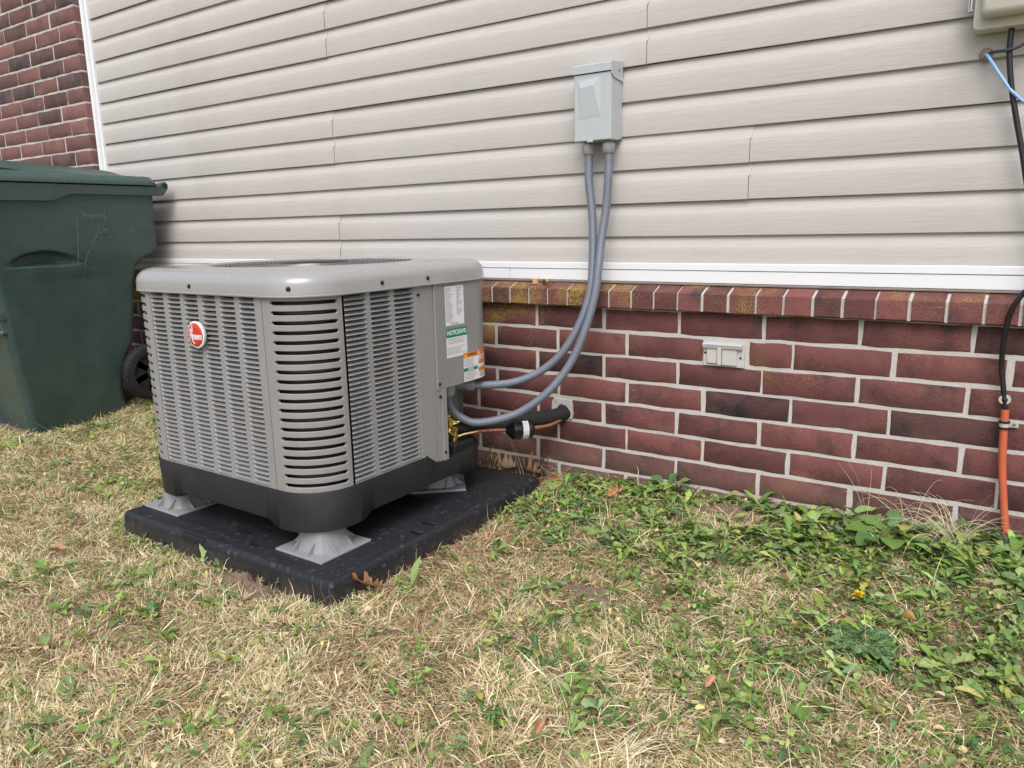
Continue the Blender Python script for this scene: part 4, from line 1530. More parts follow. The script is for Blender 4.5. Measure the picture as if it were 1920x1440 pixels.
bc_ = empty('black_cable', (1.285, -0.01, 1.3), 'thick black cable hanging from the utility box down into the orange pipe', 'cable')
bp = [(1.284, -0.005, 1.34), (1.2845, -0.01, 1.307), (1.2855, -0.012, 1.253), (1.2955, -0.012, 1.183), (1.311, -0.012, 1.113), (1.330, -0.012, 1.035), (1.349, -0.013, 0.95), (1.372, -0.018, 0.86), (1.385, -0.03, 0.79), (1.381, -0.045, 0.745), (1.363, -0.047, 0.718), (1.346, -0.044, 0.685), (1.336, -0.035, 0.630), (1.335, -0.022, 0.551), (1.343, -0.022, 0.495), (1.3515, -0.022, 0.44), (1.3525, -0.022, 0.38)]
build('sheath', tube(spline(bp, 0.01), 0.0062, 10), 'cable_black', bc_, 80)
tc_ = empty('thin_cable', (1.246, 0.0, 1.26), 'thin dark cable leaving the wall plug, crossing in front of the thick black one', 'cable')
build('sheath', tube(spline([(1.241, 0.02, 1.2590), (1.250, -0.008, 1.2595), (1.277, -0.021, 1.258), (1.297, -0.021, 1.261), (1.313, -0.018, 1.268), (1.35, -0.012, 1.29)], 0.008), 0.0036, 8), 'cable_dark', tc_, 80)
bl_ = empty('blue_cable', (1.241, 0.0, 1.255), 'light blue cable slanting down from the wall plug across the black cable', 'cable')
build('sheath', tube(spline([(1.237, 0.02, 1.2585), (1.243, -0.009, 1.2535), (1.270, -0.018, 1.2105), (1.292, -0.022, 1.1765), (1.301, -0.022, 1.166), (1.324, -0.018, 1.1435), (1.36, -0.012, 1.12)], 0.008), lambda t: 0.0036 if not 0.52 < t < 0.6 else 0.0026, 8), 'cable_blue', bl_, 80)
gm = empty('wall_plug', (1.238, 0.012, 1.262), 'lump of tan putty where two cables leave the siding', 'plug')
rgp = random.Random(4)
build('putty', lathe((1.2385, 0.022, 1.2605), (0, -1, 0), [(0, 0.0135), (0.005, 0.0145), (0.010, 0.012), (0.0135, 0.006)], 14), 'grommet_putty', gm, 60)

op = empty('orange_pipe', (1.36, -0.022, 0.05), 'orange plastic pipe standing against the brick wall with a black cable in it', 'pipe')
ring_o = tube(spline([(1.3525, -0.022, 0.437), (1.355, -0.022, 0.37), (1.3590, -0.022, 0.30), (1.3685, -0.023, 0.22), (1.3800, -0.025, 0.14), (1.390, -0.027, 0.06), (1.397, -0.028, -0.02)], 0.012), 0.0088, 18, False)
build('tube', ring_o, 'orange_pipe', op, 80)
inn = tube(spline([(1.3525, -0.022, 0.437), (1.3528, -0.022, 0.42), (1.353, -0.022, 0.40)], 0.01), 0.0074, 18, False)
build('tube_bore', (inn[0], [tuple(reversed(f)) for f in inn[1]]), 'orange_pipe', op, 80)
top = [(1.3525 + r_ * math.cos(a * math.pi / 9), -0.022 + r_ * math.sin(a * math.pi / 9), 0.4372) for r_ in (0.0088, 0.0074) for a in range(18)]
build('tube_rim', (top, [(i, (i + 1) % 18, 18 + (i + 1) % 18, 18 + i) for i in range(18)]), 'orange_pipe', op)
pc = empty('pipe_clamp', (1.354, -0.01, 0.40), 'grey clamp with black bands holding the orange pipe to the wall', 'clamp')
build('band', lathe((1.3540, -0.022, 0.394), (0, 0, 1), [(0, 0.0090), (0.0, 0.0110), (0.009, 0.0110), (0.009, 0.0090)], 20), 'clip_grey', pc, 40)
build('rubber_band', join(lathe((1.3540, -0.022, 0.389), (0, 0, 1), [(0, 0.0090), (0, 0.0120), (0.004, 0.0120), (0.004, 0.0090)], 20), lathe((1.3537, -0.022, 0.404), (0, 0, 1), [(0, 0.0090), (0, 0.0122), (0.0045, 0.0122), (0.0045, 0.0090)], 20)), 'cable_black', pc, 40)
build('ear', box(1.3635, 1.383, -0.008, 0.002, 0.390, 0.4055, 0.001), 'clip_grey', pc)
build('screw', lathe((1.374, -0.008, 0.398), (0, -1, 0), [(0, 0.004), (0.002, 0.0035)], 8), 'latch_metal', pc)
cc = empty('cable_clip', (1.3505, 0.0, 0.44), 'small grey clip nailed over the black cable just above the orange pipe', 'clip')
rings = []
for a in range(0, 361, 20):
    rings.append([(1.3495 + r_ * math.cos(R(a)), y, 0.4605 + r_ * math.sin(R(a)) * 0.9) for r_, y in ((0.0065, -0.026), (0.0125, -0.026), (0.0135, -0.02), (0.0125, -0.012), (0.0065, -0.012))])
build('loop', loft(rings), 'clip_grey', cc, 50)
build('nail', lathe((1.3495, -0.012, 0.4605), (0, -1, 0), [(0, 0.0045), (0.016, 0.0045), (0.017, 0.0025)], 10), 'screw_dark', cc)

# scraps left on the ledge
s1 = build('tan_scrap', box(-0.008, 0.0085, -0.010, 0.004, 0.7040, 0.7225, 0.001), 'pale_wood')
s1.rotation_euler = (0, 0, 0)
tag(s1, 'small square golden tan scrap on the brick ledge, left of its pair', 'scrap', 'scraps on the brick ledge')
rings = [[(0.0415 + r_ * math.cos(R(a)), -0.014 + d, 0.7105 + r_ * math.sin(R(a))) for a in range(0, 360, 30)] for r_, d in ((0.0062, 0.0), (0.0095, 0.0), (0.0095, 0.017), (0.0062, 0.017))]
s2 = build('brass_ring', loft(rings + [rings[0]]), 'brass')
tag(s2, 'small hollow brass coloured ring lying on the brick ledge, right of its pair', 'scrap', 'scraps on the brick ledge')

# ---------------------------------------------------------------- wheelie bin
tb = empty('rubbish_bin', (-2.36, -0.45, 0.05), 'dark green wheeled rubbish bin standing in the corner by the brick wall', 'bin')
BX1 = -2.05


def bin_body():
    # vertical stations: z, x0, x1, y0 (front), y1 (back)
    st = [(0.045, -2.55, -2.150, -0.708, -0.282), (0.10, -2.56, -2.141, -0.714, -0.284), (0.20, -2.575, -2.130, -0.728, -0.288), (0.28, -2.585, -2.122, -0.742, -0.280),
          (0.33, -2.59, -2.117, -0.748, -0.262), (0.40, -2.60, -2.110, -0.758, -0.228), (0.50, -2.615, -2.102, -0.770, -0.215), (0.60, -2.625, -2.094, -0.782, -0.208),
          (0.70, -2.635, -2.085, -0.793, -0.198), (0.755, -2.64, -2.080, -0.799, -0.184), (0.785, -2.643, -2.076, -0.802, -0.152), (0.81, -2.645, -2.073, -0.805, -0.108),
          (0.84, -2.648, -2.070, -0.808, -0.074), (0.90, -2.652, -2.065, -0.813, -0.078), (0.98, -2.66, -2.059, -0.820, -0.083), (1.10, -2.665, -2.052, -0.828, -0.080)]
    zs_ = np.concatenate([np.linspace(0.045, 0.74, 34), np.linspace(0.75, 0.88, 30), np.linspace(0.89, 1.10, 9)])
    S = np.array(st)
    rings = []
    for z in zs_:
        x0, x1, y0, y1 = [np.interp(z, S[:, 0], S[:, k]) for k in (1, 2, 3, 4)]
        ol = rrect(x0, x1, y0, y1, (0.034, 0.034, 0.03, 0.03), 8)
        pts = []
        for a, b_ in zip(ol, ol[1:] + ol[:1]):
            d = math.hypot(b_[0] - a[0], b_[1] - a[1])
            n = 1 if d < 0.02 else 44
            for i in range(n):
                pts.append((a[0] + (b_[0] - a[0]) * i / n, a[1] + (b_[1] - a[1]) * i / n))
        ring = []
        for x, y in pts:
            if abs(x - x1) < 0.03 and y0 + 0.02 < y < y1:
                # moulded hollow below the upper body on the side
                yc, hw = -0.592, 0.150
                u = (y - yc) / hw
                if abs(u) < 1:
                    crest = 0.775 + 0.062 * (1 - u * u) ** 0.8
                    base_ = 0.772
                    if base_ < z < crest:
                        t = (z - base_) / max(1e-3, crest - base_)
                        x -= 0.045 * (1 - u * u) * min(1, (1 - t) * 6) * min(1.0, t * 5 + 0.05)
            if z < 0.74 and abs(x - x1) < 0.02:
                x -= 0.006 * math.exp(-((y + 0.5) / 0.2) ** 2)
            if abs(y - y0) < 0.02 and x0 + 0.06 < x < x1 - 0.06:
                # recessed pocket in the front below the lifting bar
                if 0.515 < z < 0.63: y += 0.07
                elif z <= 0.515: y += 0.022
            ring.append((x, y, z))
        rings.append(ring)
    V, F = loft(rings, True, True, False)
    build('body', (V, F), 'bin_green', tb, 38)
    # rim: a heavy lip, deeper at the front corner, thin along the side, with dirt
    ro = rrect(-2.685, -2.036, -0.845, -0.066, (0.06, 0.06, 0.03, 0.03), 8)
    ri = rrect(-2.66, -2.06, -0.82, -0.086, (0.05, 0.05, 0.03, 0.03), 8)
    def dens(ol):
        out = []
        for a, b_ in zip(ol, ol[1:] + ol[:1]):
            n = 1 if math.hypot(b_[0] - a[0], b_[1] - a[1]) < 0.05 else 24
            out += [(a[0] + (b_[0] - a[0]) * i / n, a[1] + (b_[1] - a[1]) * i / n) for i in range(n)]
        return out
    ro, ri = dens(ro), dens(ri)
    drop = []
    for x, y in ro:
        f_ = 1 - smooth01((y + 0.56) / 0.10)
        drop.append(1.071 - 0.030 * float(f_))
    rings = [[(x, y, d) for (x, y), d in zip(ri, drop)], [(x, y, d) for (x, y), d in zip(ro, drop)], [(x, y, 1.1095) for x, y in ro], [(x, y, 1.1125) for x, y in ri]]
    build('rim', loft(rings, True), 'bin_green', tb, 35)
    # side lug at the front corner under the rim
    build('lifting_bar', tube([(-2.60, -0.775, 0.575), (-2.10, -0.775, 0.575)], 0.014, 10), 'bin_lid_green', tb, 60)
    build('front_ledge', box(-2.60, -2.112, -0.785, -0.70, 0.497, 0.517, 0.006), 'bin_lid_green', tb)
    # lid: flange, raised step and a crown falling towards the hinge
    def lr(i, z0, z1, r_=0.05):
        return [(x, y, z0 + (z1 - z0) * ((y + 0.862) / 0.798)) for x, y in rrect(-2.69 + i, -2.030 - i, -0.862 + i, -0.064 - i, r_, 8)]
    lid_r = [lr(0.004, 1.1135, 1.1145), lr(0, 1.116, 1.116), lr(0, 1.128, 1.128), lr(0.003, 1.134, 1.133), lr(0.014, 1.150, 1.151), lr(0.020, 1.154, 1.155), lr(0.085, 1.162, 1.160)]
    lid_r += [lr(0.098, 1.172, 1.163, 0.05), lr(0.130, 1.211, 1.172, 0.05), lr(0.145, 1.217, 1.175, 0.05), lr(0.23, 1.224, 1.178, 0.04)]
    V, F = loft(lid_r, True, False, True)
    ld = build('lid', (V, F), 'bin_lid_green', tb, 30)
    # finger grip along the front of the lid
    build('lid_grip', join(box(-2.62, -2.10, -0.90, -0.835, 1.180, 1.202, 0.006), box(-2.62, -2.58, -0.90, -0.81, 1.135, 1.180, 0.004), box(-2.14, -2.10, -0.90, -0.81, 1.135, 1.180, 0.004)), 'bin_lid_green', ld)
    V = [(-2.118, -0.81, 1.164), (-2.118, -0.81, 1.180), (-2.126, -0.585, 1.1655), (-2.16, -0.81, 1.164), (-2.16, -0.81, 1.180), (-2.16, -0.585, 1.1655)]
    build('grip_slot_shade', fix(V, [(0, 1, 2), (3, 5, 4), (0, 3, 4, 1), (1, 4, 5, 2), (2, 5, 3, 0)]), 'cable_black', ld)  # solid black wedge painting the shade of the gap under the crown
    # handle: two arms and a bar behind the rim
    for x in (-2.055, -2.615):
        pr = [(-0.110, 1.104), (-0.072, 1.104), (-0.052, 1.126), (-0.034, 1.134), (-0.022, 1.124), (-0.022, 1.104), (-0.048, 1.070), (-0.110, 1.071)]
        build('handle_arm', loft([[(x + d, y, z) for y, z in pr] for d in (-0.018, 0.018)], True, True, True), 'bin_green', tb)
    build('handle_bar', tube([(-2.65, -0.037, 1.118), (-2.033, -0.037, 1.118)], 0.0115, 14), 'bin_green', tb, 60)
    build('bar_end', lathe((-2.036, -0.037, 1.118), (1, 0, 0), [(0, 0.0105), (0.006, 0.0105), (0.007, 0.008)], 14), 'cable_black', tb, 40)
    # wheels on an axle
    for x in (-2.075, -2.60):
        wh = empty_under('wheel', tb)
        c = (x - 0.028, -0.190, 0.252)
        build('tyre', lathe(c, (1, 0, 0), [(0.0, 0.095), (0.0, 0.116), (0.006, 0.128), (0.014, 0.133), (0.042, 0.133), (0.050, 0.128), (0.056, 0.116), (0.056, 0.093), (0.044, 0.089)], 48), 'tyre', wh, 40)
        tr = []
        for k in range(44):
            a = 2 * math.pi * k / 44
            cu = Vector((0, math.cos(a), math.sin(a)))
            q = Vector(c) + Vector((0.0555, 0, 0)) + cu * 0.122
            t_ = Vector((0, -math.sin(a), math.cos(a)))
            pts = [q + Vector((dx, 0, 0)) + cu * du + t_ * dt for dx, du in ((-0.003, -0.004), (-0.006, 0.008), (0.0015, -0.004), (-0.0035, 0.008)) for dt in (-0.0022, 0.0022)]
            tr.append(fix([tuple(p_) for p_ in pts], [(0, 1, 3, 2), (4, 6, 7, 5), (0, 4, 5, 1), (2, 3, 7, 6), (0, 2, 6, 4), (1, 5, 7, 3)]))
        o = build('tread', join(*tr), 'wheel_plastic', wh)
        sp = [lathe(c, (1, 0, 0), [(0.018, 0.028), (0.05, 0.028), (0.056, 0.02)], 20), lathe(c, (1, 0, 0), [(0.02, 0.08), (0.02, 0.096), (0.05, 0.096), (0.05, 0.088), (0.03, 0.081)], 40)]
        for k in range(6):
            a = 2 * math.pi * k / 6 + 0.4
            u_ = Vector((0, math.cos(a), math.sin(a)))
            t_ = Vector((0, -math.sin(a), math.cos(a)))
            q = [Vector(c) + Vector((dx, 0, 0)) + u_ * r_ + t_ * d for r_, wd in ((0.024, 0.012), (0.092, 0.015)) for d in (-wd, wd) for dx in (0.024, 0.044)]
            sp.append(fix([tuple(p_) for p_ in q], [(0, 1, 3, 2), (4, 6, 7, 5), (0, 4, 5, 1), (2, 3, 7, 6), (0, 2, 6, 4), (1, 5, 7, 3)]))
        build('rim', join(*sp), 'wheel_plastic', wh, 40)
    build('axle', tube([(-2.62, -0.19, 0.252), (-2.06, -0.19, 0.252)], 0.011, 10), 'black_metal', tb, 60)
    build('axle_housing', box(-2.53, -2.17, -0.36, -0.165, 0.215, 0.295, 0.02), 'bin_green', tb)
    # embossed lettering on the side, and two long scrapes
    yv, zv = (0, 1, 0), (0, 0, 1)
    build('lettering', text_mb('Property', (-2.0585, -0.371, 0.979), yv, zv, 0.042, 0.0008, sx=0.68, bold=0.0006), 'bin_print', tb)
    build('lettering', text_mb('City', (-2.0625, -0.340, 0.917), yv, zv, 0.042, 0.0008, sx=0.68, bold=0.0006), 'bin_print', tb)
    sc = []
    for P_ in ([(-0.322, 1.012), (-0.333, 0.95), (-0.365, 0.90), (-0.395, 0.845), (-0.425, 0.79), (-0.432, 0.73)], [(-0.447, 0.968), (-0.449, 0.90), (-0.455, 0.82), (-0.46, 0.77)],
               [(-0.30, 1.015), (-0.295, 0.985)], [(-0.185, 0.965), (-0.205, 0.93), (-0.22, 0.92)], [(-0.175, 0.95), (-0.195, 0.915), (-0.213, 0.905)]):
        sc.append(tube(spline([(np.interp(z, (0.045, 0.75, 0.84, 1.06), (-2.150, -2.080, -2.070, -2.0545)) + 0.0006, y, z) for y, z in P_], 0.02), lambda t: 0.0003 + 0.0010 * abs(math.sin(t * 9 + 1)), 4)[:2])
    build('scratch', join(*sc), 'bin_scratch', tb)


def empty_under(name, par):
    o = bpy.data.objects.new(name, None)
    COL.objects.link(o)
    o.parent = par
    WORLD[o.name] = worg(par)
    return o


bin_body()

# ---------------------------------------------------------------- lawn: blades and leaves as numpy-built meshes
PADR = (-0.85, 0.08, -1.042, -0.087)


def free_ground(x, y):
    ok = ~((x > PADR[0]) & (x < PADR[1]) & (y > PADR[2]) & (y < PADR[3]))
    ok &= ~((x > -2.56) & (x < -2.13) & (y > -0.75) & (y < -0.40))
    ok &= y < -0.004
    return ok


def in_view(x, y, margin=0.22):
    """keep to what the camera, or one a step aside, could see"""
    d = np.stack([x - CAM_LOC[0], y - CAM_LOC[1], gz(x, y) + 0.02 - CAM_LOC[2]], -1)
    zc = d @ np.array(fwd)
    u = (d @ np.array(rgt)) / np.maximum(zc, 1e-3)
    v = (d @ np.array(upv)) / np.maximum(zc, 1e-3)
    return (zc > 0.1) & (np.abs(u) < 0.6695 + margin * 1.6) & (v > -0.5022 - margin * 1.3)


def blades(name, x, y, length, width, elev, az, droop, cols, mat, segs=3, zoff=0.0):
    """numpy strip blades: each (segs) quads ending in a point"""
    n = len(x)
    z = gz(x, y) + zoff
    P = np.stack([x, y, z], 1)
    ca, sa = np.cos(az), np.sin(az)
    side = np.stack([-sa, ca, np.zeros(n)], 1)
    # tilt the flat of the blade a little so it catches light differently
    tw = RNG.uniform(-0.9, 0.9, n)
    side[:, 2] = np.sin(tw)
    side[:, :2] *= np.cos(tw)[:, None]
    nv = 2 * segs + 1
    V = np.zeros((n, nv, 3))
    cur = P.copy()
    e = elev.copy()
    kink = RNG.normal(0, 0.13, (n, segs))
    for k in range(segs + 1):
        wk = width * (1 - 0.25 * k / segs) if k < segs else width * 0
        if k < segs:
            V[:, 2 * k] = cur - side * (wk / 2)[:, None]
            V[:, 2 * k + 1] = cur + side * (wk / 2)[:, None]
            a = az + kink[:, k]
            step = length / segs
            cur = cur + np.stack([np.cos(a) * np.cos(e), np.sin(a) * np.cos(e), np.sin(e)], 1) * step[:, None]
            e = e - droop / segs
        else:
            V[:, 2 * segs] = cur
    zmin = gz(V[:, :, 0].ravel(), V[:, :, 1].ravel()).reshape(n, nv) + 0.001
    V[:, :, 2] = np.maximum(V[:, :, 2], zmin)
    base = (np.arange(n) * nv)[:, None]
    quads = np.concatenate([base + np.array([2 * k, 2 * k + 1, 2 * k + 3, 2 * k + 2]) for k in range(segs - 1)], 0) if segs > 1 else np.zeros((0, 4), int)
    tris = base + np.array([2 * segs - 2, 2 * segs - 1, 2 * segs])
    return bulk_mesh(name, V.reshape(-1, 3), quads, tris, np.repeat(cols, nv, 0), mat)


def bulk_mesh(name, V, quads, tris, cols, mat):
    me = bpy.data.meshes.new(name)
    nq, nt_ = len(quads), len(tris)
    me.vertices.add(len(V))
    me.vertices.foreach_set('co', np.asarray(V, np.float32).ravel())
    me.loops.add(nq * 4 + nt_ * 3)
    me.polygons.add(nq + nt_)
    loops = np.concatenate([np.asarray(quads, np.int32).ravel(), np.asarray(tris, np.int32).ravel()])
    me.loops.foreach_set('vertex_index', loops)
    starts = np.concatenate([np.arange(nq) * 4, nq * 4 + np.arange(nt_) * 3]).astype(np.int32)
    me.polygons.foreach_set('loop_start', starts)
    me.update(calc_edges=True)
    me.validate()
    at = me.color_attributes.new('tint', 'FLOAT_COLOR', 'POINT')
    c = np.ones((len(V), 4), np.float32)
    c[:, :3] = cols
    at.data.foreach_set('color', c.ravel())
    me.polygons.foreach_set('use_smooth', np.ones(len(me.polygons), bool))
    me.materials.append(MATS[mat])
    o = bpy.data.objects.new(name, me)
    COL.objects.link(o)
    return o


def scatter(n, x0=-3.7, x1=2.4, y0=-2.2, y1=0.0):
    n = int(n * 1.22)          # the counts below are for the area in view
    x = RNG.uniform(x0, x1, n)
    y = RNG.uniform(y0, y1, n)
    k = free_ground(x, y) & in_view(x, y)
    return x[k], y[k]


def pick(pal, n, jit=0.12):
    pal = np.array(pal)
    c = pal[RNG.integers(0, len(pal), n)]
    t = RNG.uniform(0, 1, (n, 1))
    c2 = pal[RNG.integers(0, len(pal), n)]
    c = c * t + c2 * (1 - t)
    return np.clip(c * RNG.normal(1, jit, (n, 1)), 0.005, 0.9)


def blob(x, y, cx, cy, rx, ry=None):
    ry = ry or rx
    return np.exp(-(((x - cx) / rx) ** 2 + ((y - cy) / ry) ** 2))


def weed_mask(x, y):
    """how weedy the lawn is, 0..1"""
    m_ = 0.86 * smooth01((x - 0.02) / 0.22) * smooth01((y + 0.66) / 0.46)
    m_ = np.maximum(m_, 0.46 * smooth01((x - 0.20) / 0.5) * smooth01((y + 1.30) / 0.55))
    m_ = np.maximum(m_, 0.80 * smooth01((x - 0.90) / 0.35) * smooth01((y + 0.98) / 0.4))
    m_ = np.maximum(m_, 0.28 * blob(x, y, -1.25, -0.75, 0.35, 0.22))
    m_ = np.maximum(m_, 0.085)
    m_ = m_ * (0.40 + 1.0 * vnoise(x, y, 6.5, 8)) * (0.5 + 0.9 * vnoise(x, y, 15.0, 9))
    bare = 1.3 * blob(x, y, 0.73, -0.125, 0.12, 0.085) + blob(x, y, 0.56, -0.645, 0.07, 0.035) + 0.8 * blob(x, y, 0.42, -0.12, 0.05, 0.04) + blob(x, y, -0.2, -1.075, 0.07, 0.03)
    return np.clip(m_, 0, 1) * np.clip(1 - 1.1 * bare, 0, 1)


def bare_mask(x, y):
    return np.clip(blob(x, y, 0.715, -0.105, 0.11, 0.06) + blob(x, y, 0.56, -0.645, 0.08, 0.04) + blob(x, y, -0.21, -1.075, 0.08, 0.03), 0, 1)


STRAW = [(0.76, 0.62, 0.37), (0.85, 0.74, 0.49), (0.66, 0.51, 0.28), (0.88, 0.80, 0.58), (0.48, 0.35, 0.19), (0.76, 0.67, 0.40), (0.60, 0.56, 0.28)]
BROWN = [(0.40, 0.25, 0.15), (0.48, 0.31, 0.19), (0.32, 0.20, 0.13), (0.54, 0.39, 0.24)]
GREEN = [(0.17, 0.26, 0.06), (0.24, 0.33, 0.09), (0.13, 0.21, 0.05), (0.33, 0.38, 0.14)]


def lawn():
    # dry bermuda grass, laid over in tufts
    x, y = scatter(640000)
    wm = weed_mask(x, y)
    dist = np.hypot(x - CAM_LOC[0], y - CAM_LOC[1])
    keep = RNG.uniform(0, 1, len(x)) < np.clip(1.0 - 0.72 * wm, 0.12, 1) * np.clip(1 - 0.92 * bare_mask(x, y), 0.04, 1) * (0.45 + 0.75 * vnoise(x, y, 9, 5)) * np.clip(2.6 / np.maximum(dist, 1.2), 0.5, 1.0)
    x, y = x[keep], y[keep]
    n = len(x)
    az = 2 * math.pi * (vnoise(x, y, 8.0, 11) * 1.6 + 0.25 * vnoise(x, y, 30.0, 12)) + RNG.normal(0, 1.05, n)
    L = RNG.gamma(4.0, 0.0066, n) * (0.70 + 0.6 * vnoise(x, y, 6, 13))
    W = RNG.gamma(4.0, 0.00030, n) + 0.00045
    el = np.abs(RNG.normal(0.42, 0.32, n))
    dr = RNG.uniform(-0.1, 1.0, n)
    brown = np.clip(smooth01((vnoise(x, y, 3.5, 14) - 0.52) / 0.2) * 0.6 + 0.8 * blob(x, y, 0.28, -0.72, 0.16, 0.30) + 0.55 * blob(x, y, -1.35, -1.05, 0.25, 0.2), 0, 0.9)
    c = pick(STRAW, n)
    cb = pick(BROWN, n)
    isb = RNG.uniform(0, 1, n) < (0.06 + 0.62 * brown)
    c[isb] = cb[isb]
    o = blades('dry_grass', x, y, L, W, el, az, dr, c, 'straw', 3, 0.002)
    tag(o, kind='stuff')
    # old thatch lying flat underneath
    x, y = scatter(150000)
    k = RNG.uniform(0, 1, len(x)) < np.clip(1 - 0.85 * bare_mask(x, y), 0, 1)
    x, y = x[k], y[k]
    n = len(x)
    o = blades('thatch', x, y, RNG.uniform(0.015, 0.045, n), RNG.uniform(0.0009, 0.0018, n), RNG.uniform(0, 0.15, n), RNG.uniform(0, 6.3, n), RNG.uniform(0, 0.2, n), pick(BROWN[1:] + STRAW[2:3] + STRAW[4:6], n), 'straw', 2, 0.001)
    tag(o, kind='stuff')
    # longer loose straws lying over the weeds
    x, y = scatter(16000)
    k = RNG.uniform(0, 1, len(x)) < weed_mask(x, y) * 0.8
    x, y = x[k], y[k]
    n = len(x)
    o = blades('loose_straw', x, y, RNG.uniform(0.04, 0.11, n), RNG.uniform(0.0009, 0.0021, n), np.abs(RNG.normal(0.35, 0.35, n)), RNG.uniform(0, 6.3, n), RNG.uniform(0.2, 1.4, n), pick(STRAW + BROWN[1:2], n), 'straw', 3, 0.016)
    tag(o, kind='stuff')
    # green grass
    x, y = scatter(90000)
    g = 0.24 + 0.5 * weed_mask(x, y) + 0.35 * smooth01((vnoise(x, y, 5.5, 20) - 0.55) / 0.15)
    k = RNG.uniform(0, 1, len(x)) < g * np.clip(1 - 0.9 * bare_mask(x, y), 0, 1)
    x, y = x[k], y[k]
    n = len(x)
    o = blades('green_grass', x, y, RNG.gamma(5, 0.0065, n), RNG.uniform(0.0014, 0.003, n), np.abs(RNG.normal(0.6, 0.35, n)), RNG.uniform(0, 6.3, n), RNG.uniform(0.2, 1.4, n), pick(GREEN, n), 'leaf', 3, 0.002)
    tag(o, kind='stuff')


lawn()

# leaf outlines as (t along, half width) with optional lobes
LEAFS = {
    'spoon': [(0.0, 0.035), (0.25, 0.05), (0.45, 0.10), (0.65, 0.19), (0.82, 0.21), (0.94, 0.13), (1.0, 0.0)],
    'lance': [(0.0, 0.03), (0.15, 0.07), (0.35, 0.13), (0.55, 0.15), (0.75, 0.11), (0.9, 0.055), (1.0, 0.0)],
    'tooth': [(0.0, 0.025), (0.15, 0.04), (0.26, 0.10), (0.33, 0.06), (0.46, 0.17), (0.54, 0.10), (0.68, 0.22), (0.80, 0.19), (0.92, 0.10), (1.0, 0.0)],
    'round': [(0.0, 0.05), (0.15, 0.24), (0.35, 0.38), (0.6, 0.42), (0.8, 0.33), (0.94, 0.16), (1.0, 0.0)],
}


def leaf_arrays(kind, n):
    prof = np.array(LEAFS[kind])
    k = len(prof)
    return prof, k


def leaves(name, kind, P, az, elev, L, bend, wscale, cols, mat='leaf', fold=0.35, roll=None):
    """many leaves of one outline: three vertices per station (left, rib, right)"""
    prof, k = leaf_arrays(kind, 0)
    n = len(L)
    V = np.zeros((n, k, 3, 3))
    cur = np.array(P, float).copy()
    e = np.array(elev, float).copy()
    roll = RNG.normal(0, 0.25, n) if roll is None else roll
    prev = 0.0
    for i in range(k):
        t, hw = prof[i]
        dt = t - prev
        prev = t
        d = np.stack([np.cos(az) * np.cos(e), np.sin(az) * np.cos(e), np.sin(e)], 1)
        cur = cur + d * (L * dt)[:, None]
        e = e - bend * dt
        side = np.stack([-np.sin(az), np.cos(az), np.zeros(n)], 1)
        nrm = np.cross(d, side)
        nrm[nrm[:, 2] < 0] *= -1
        s2 = side * np.cos(roll)[:, None] + nrm * np.sin(roll)[:, None]
        h = (hw * L * wscale)[:, None]
        wav = RNG.normal(0, 0.08, (n, 1)) * h
        V[:, i, 1] = cur
        V[:, i, 0] = cur - s2 * h + nrm * (h * fold + wav)
        V[:, i, 2] = cur + s2 * h + nrm * (h * fold - wav)
    V = V.reshape(-1, 3)
    zmin = gz(V[:, 0], V[:, 1]) + 0.002
    V[:, 2] = np.maximum(V[:, 2], zmin)
    q = []
    for i in range(k - 1):
        a = 3 * i
        q += [[a, a + 1, a + 4, a + 3], [a + 1, a + 2, a + 5, a + 4]]
    q = np.array(q)
    quads = ((np.arange(n) * 3 * k)[:, None, None] + q[None]).reshape(-1, 4)
    cc_ = np.repeat(cols, 3 * k, 0).reshape(n, k, 3, 3)
    cc_[:, :, 1] *= 1.18          # paler midrib
    return bulk_mesh(name, V, quads, np.zeros((0, 3), int), np.clip(cc_.reshape(-1, 3), 0, 0.9), mat)


LEAFG = [(0.165, 0.275, 0.055), (0.115, 0.215, 0.055), (0.215, 0.325, 0.070), (0.28, 0.36, 0.095), (0.090, 0.175, 0.070), (0.25, 0.33, 0.14)]
YELG = [(0.33, 0.33, 0.08), (0.42, 0.38, 0.12), (0.24, 0.28, 0.06)]


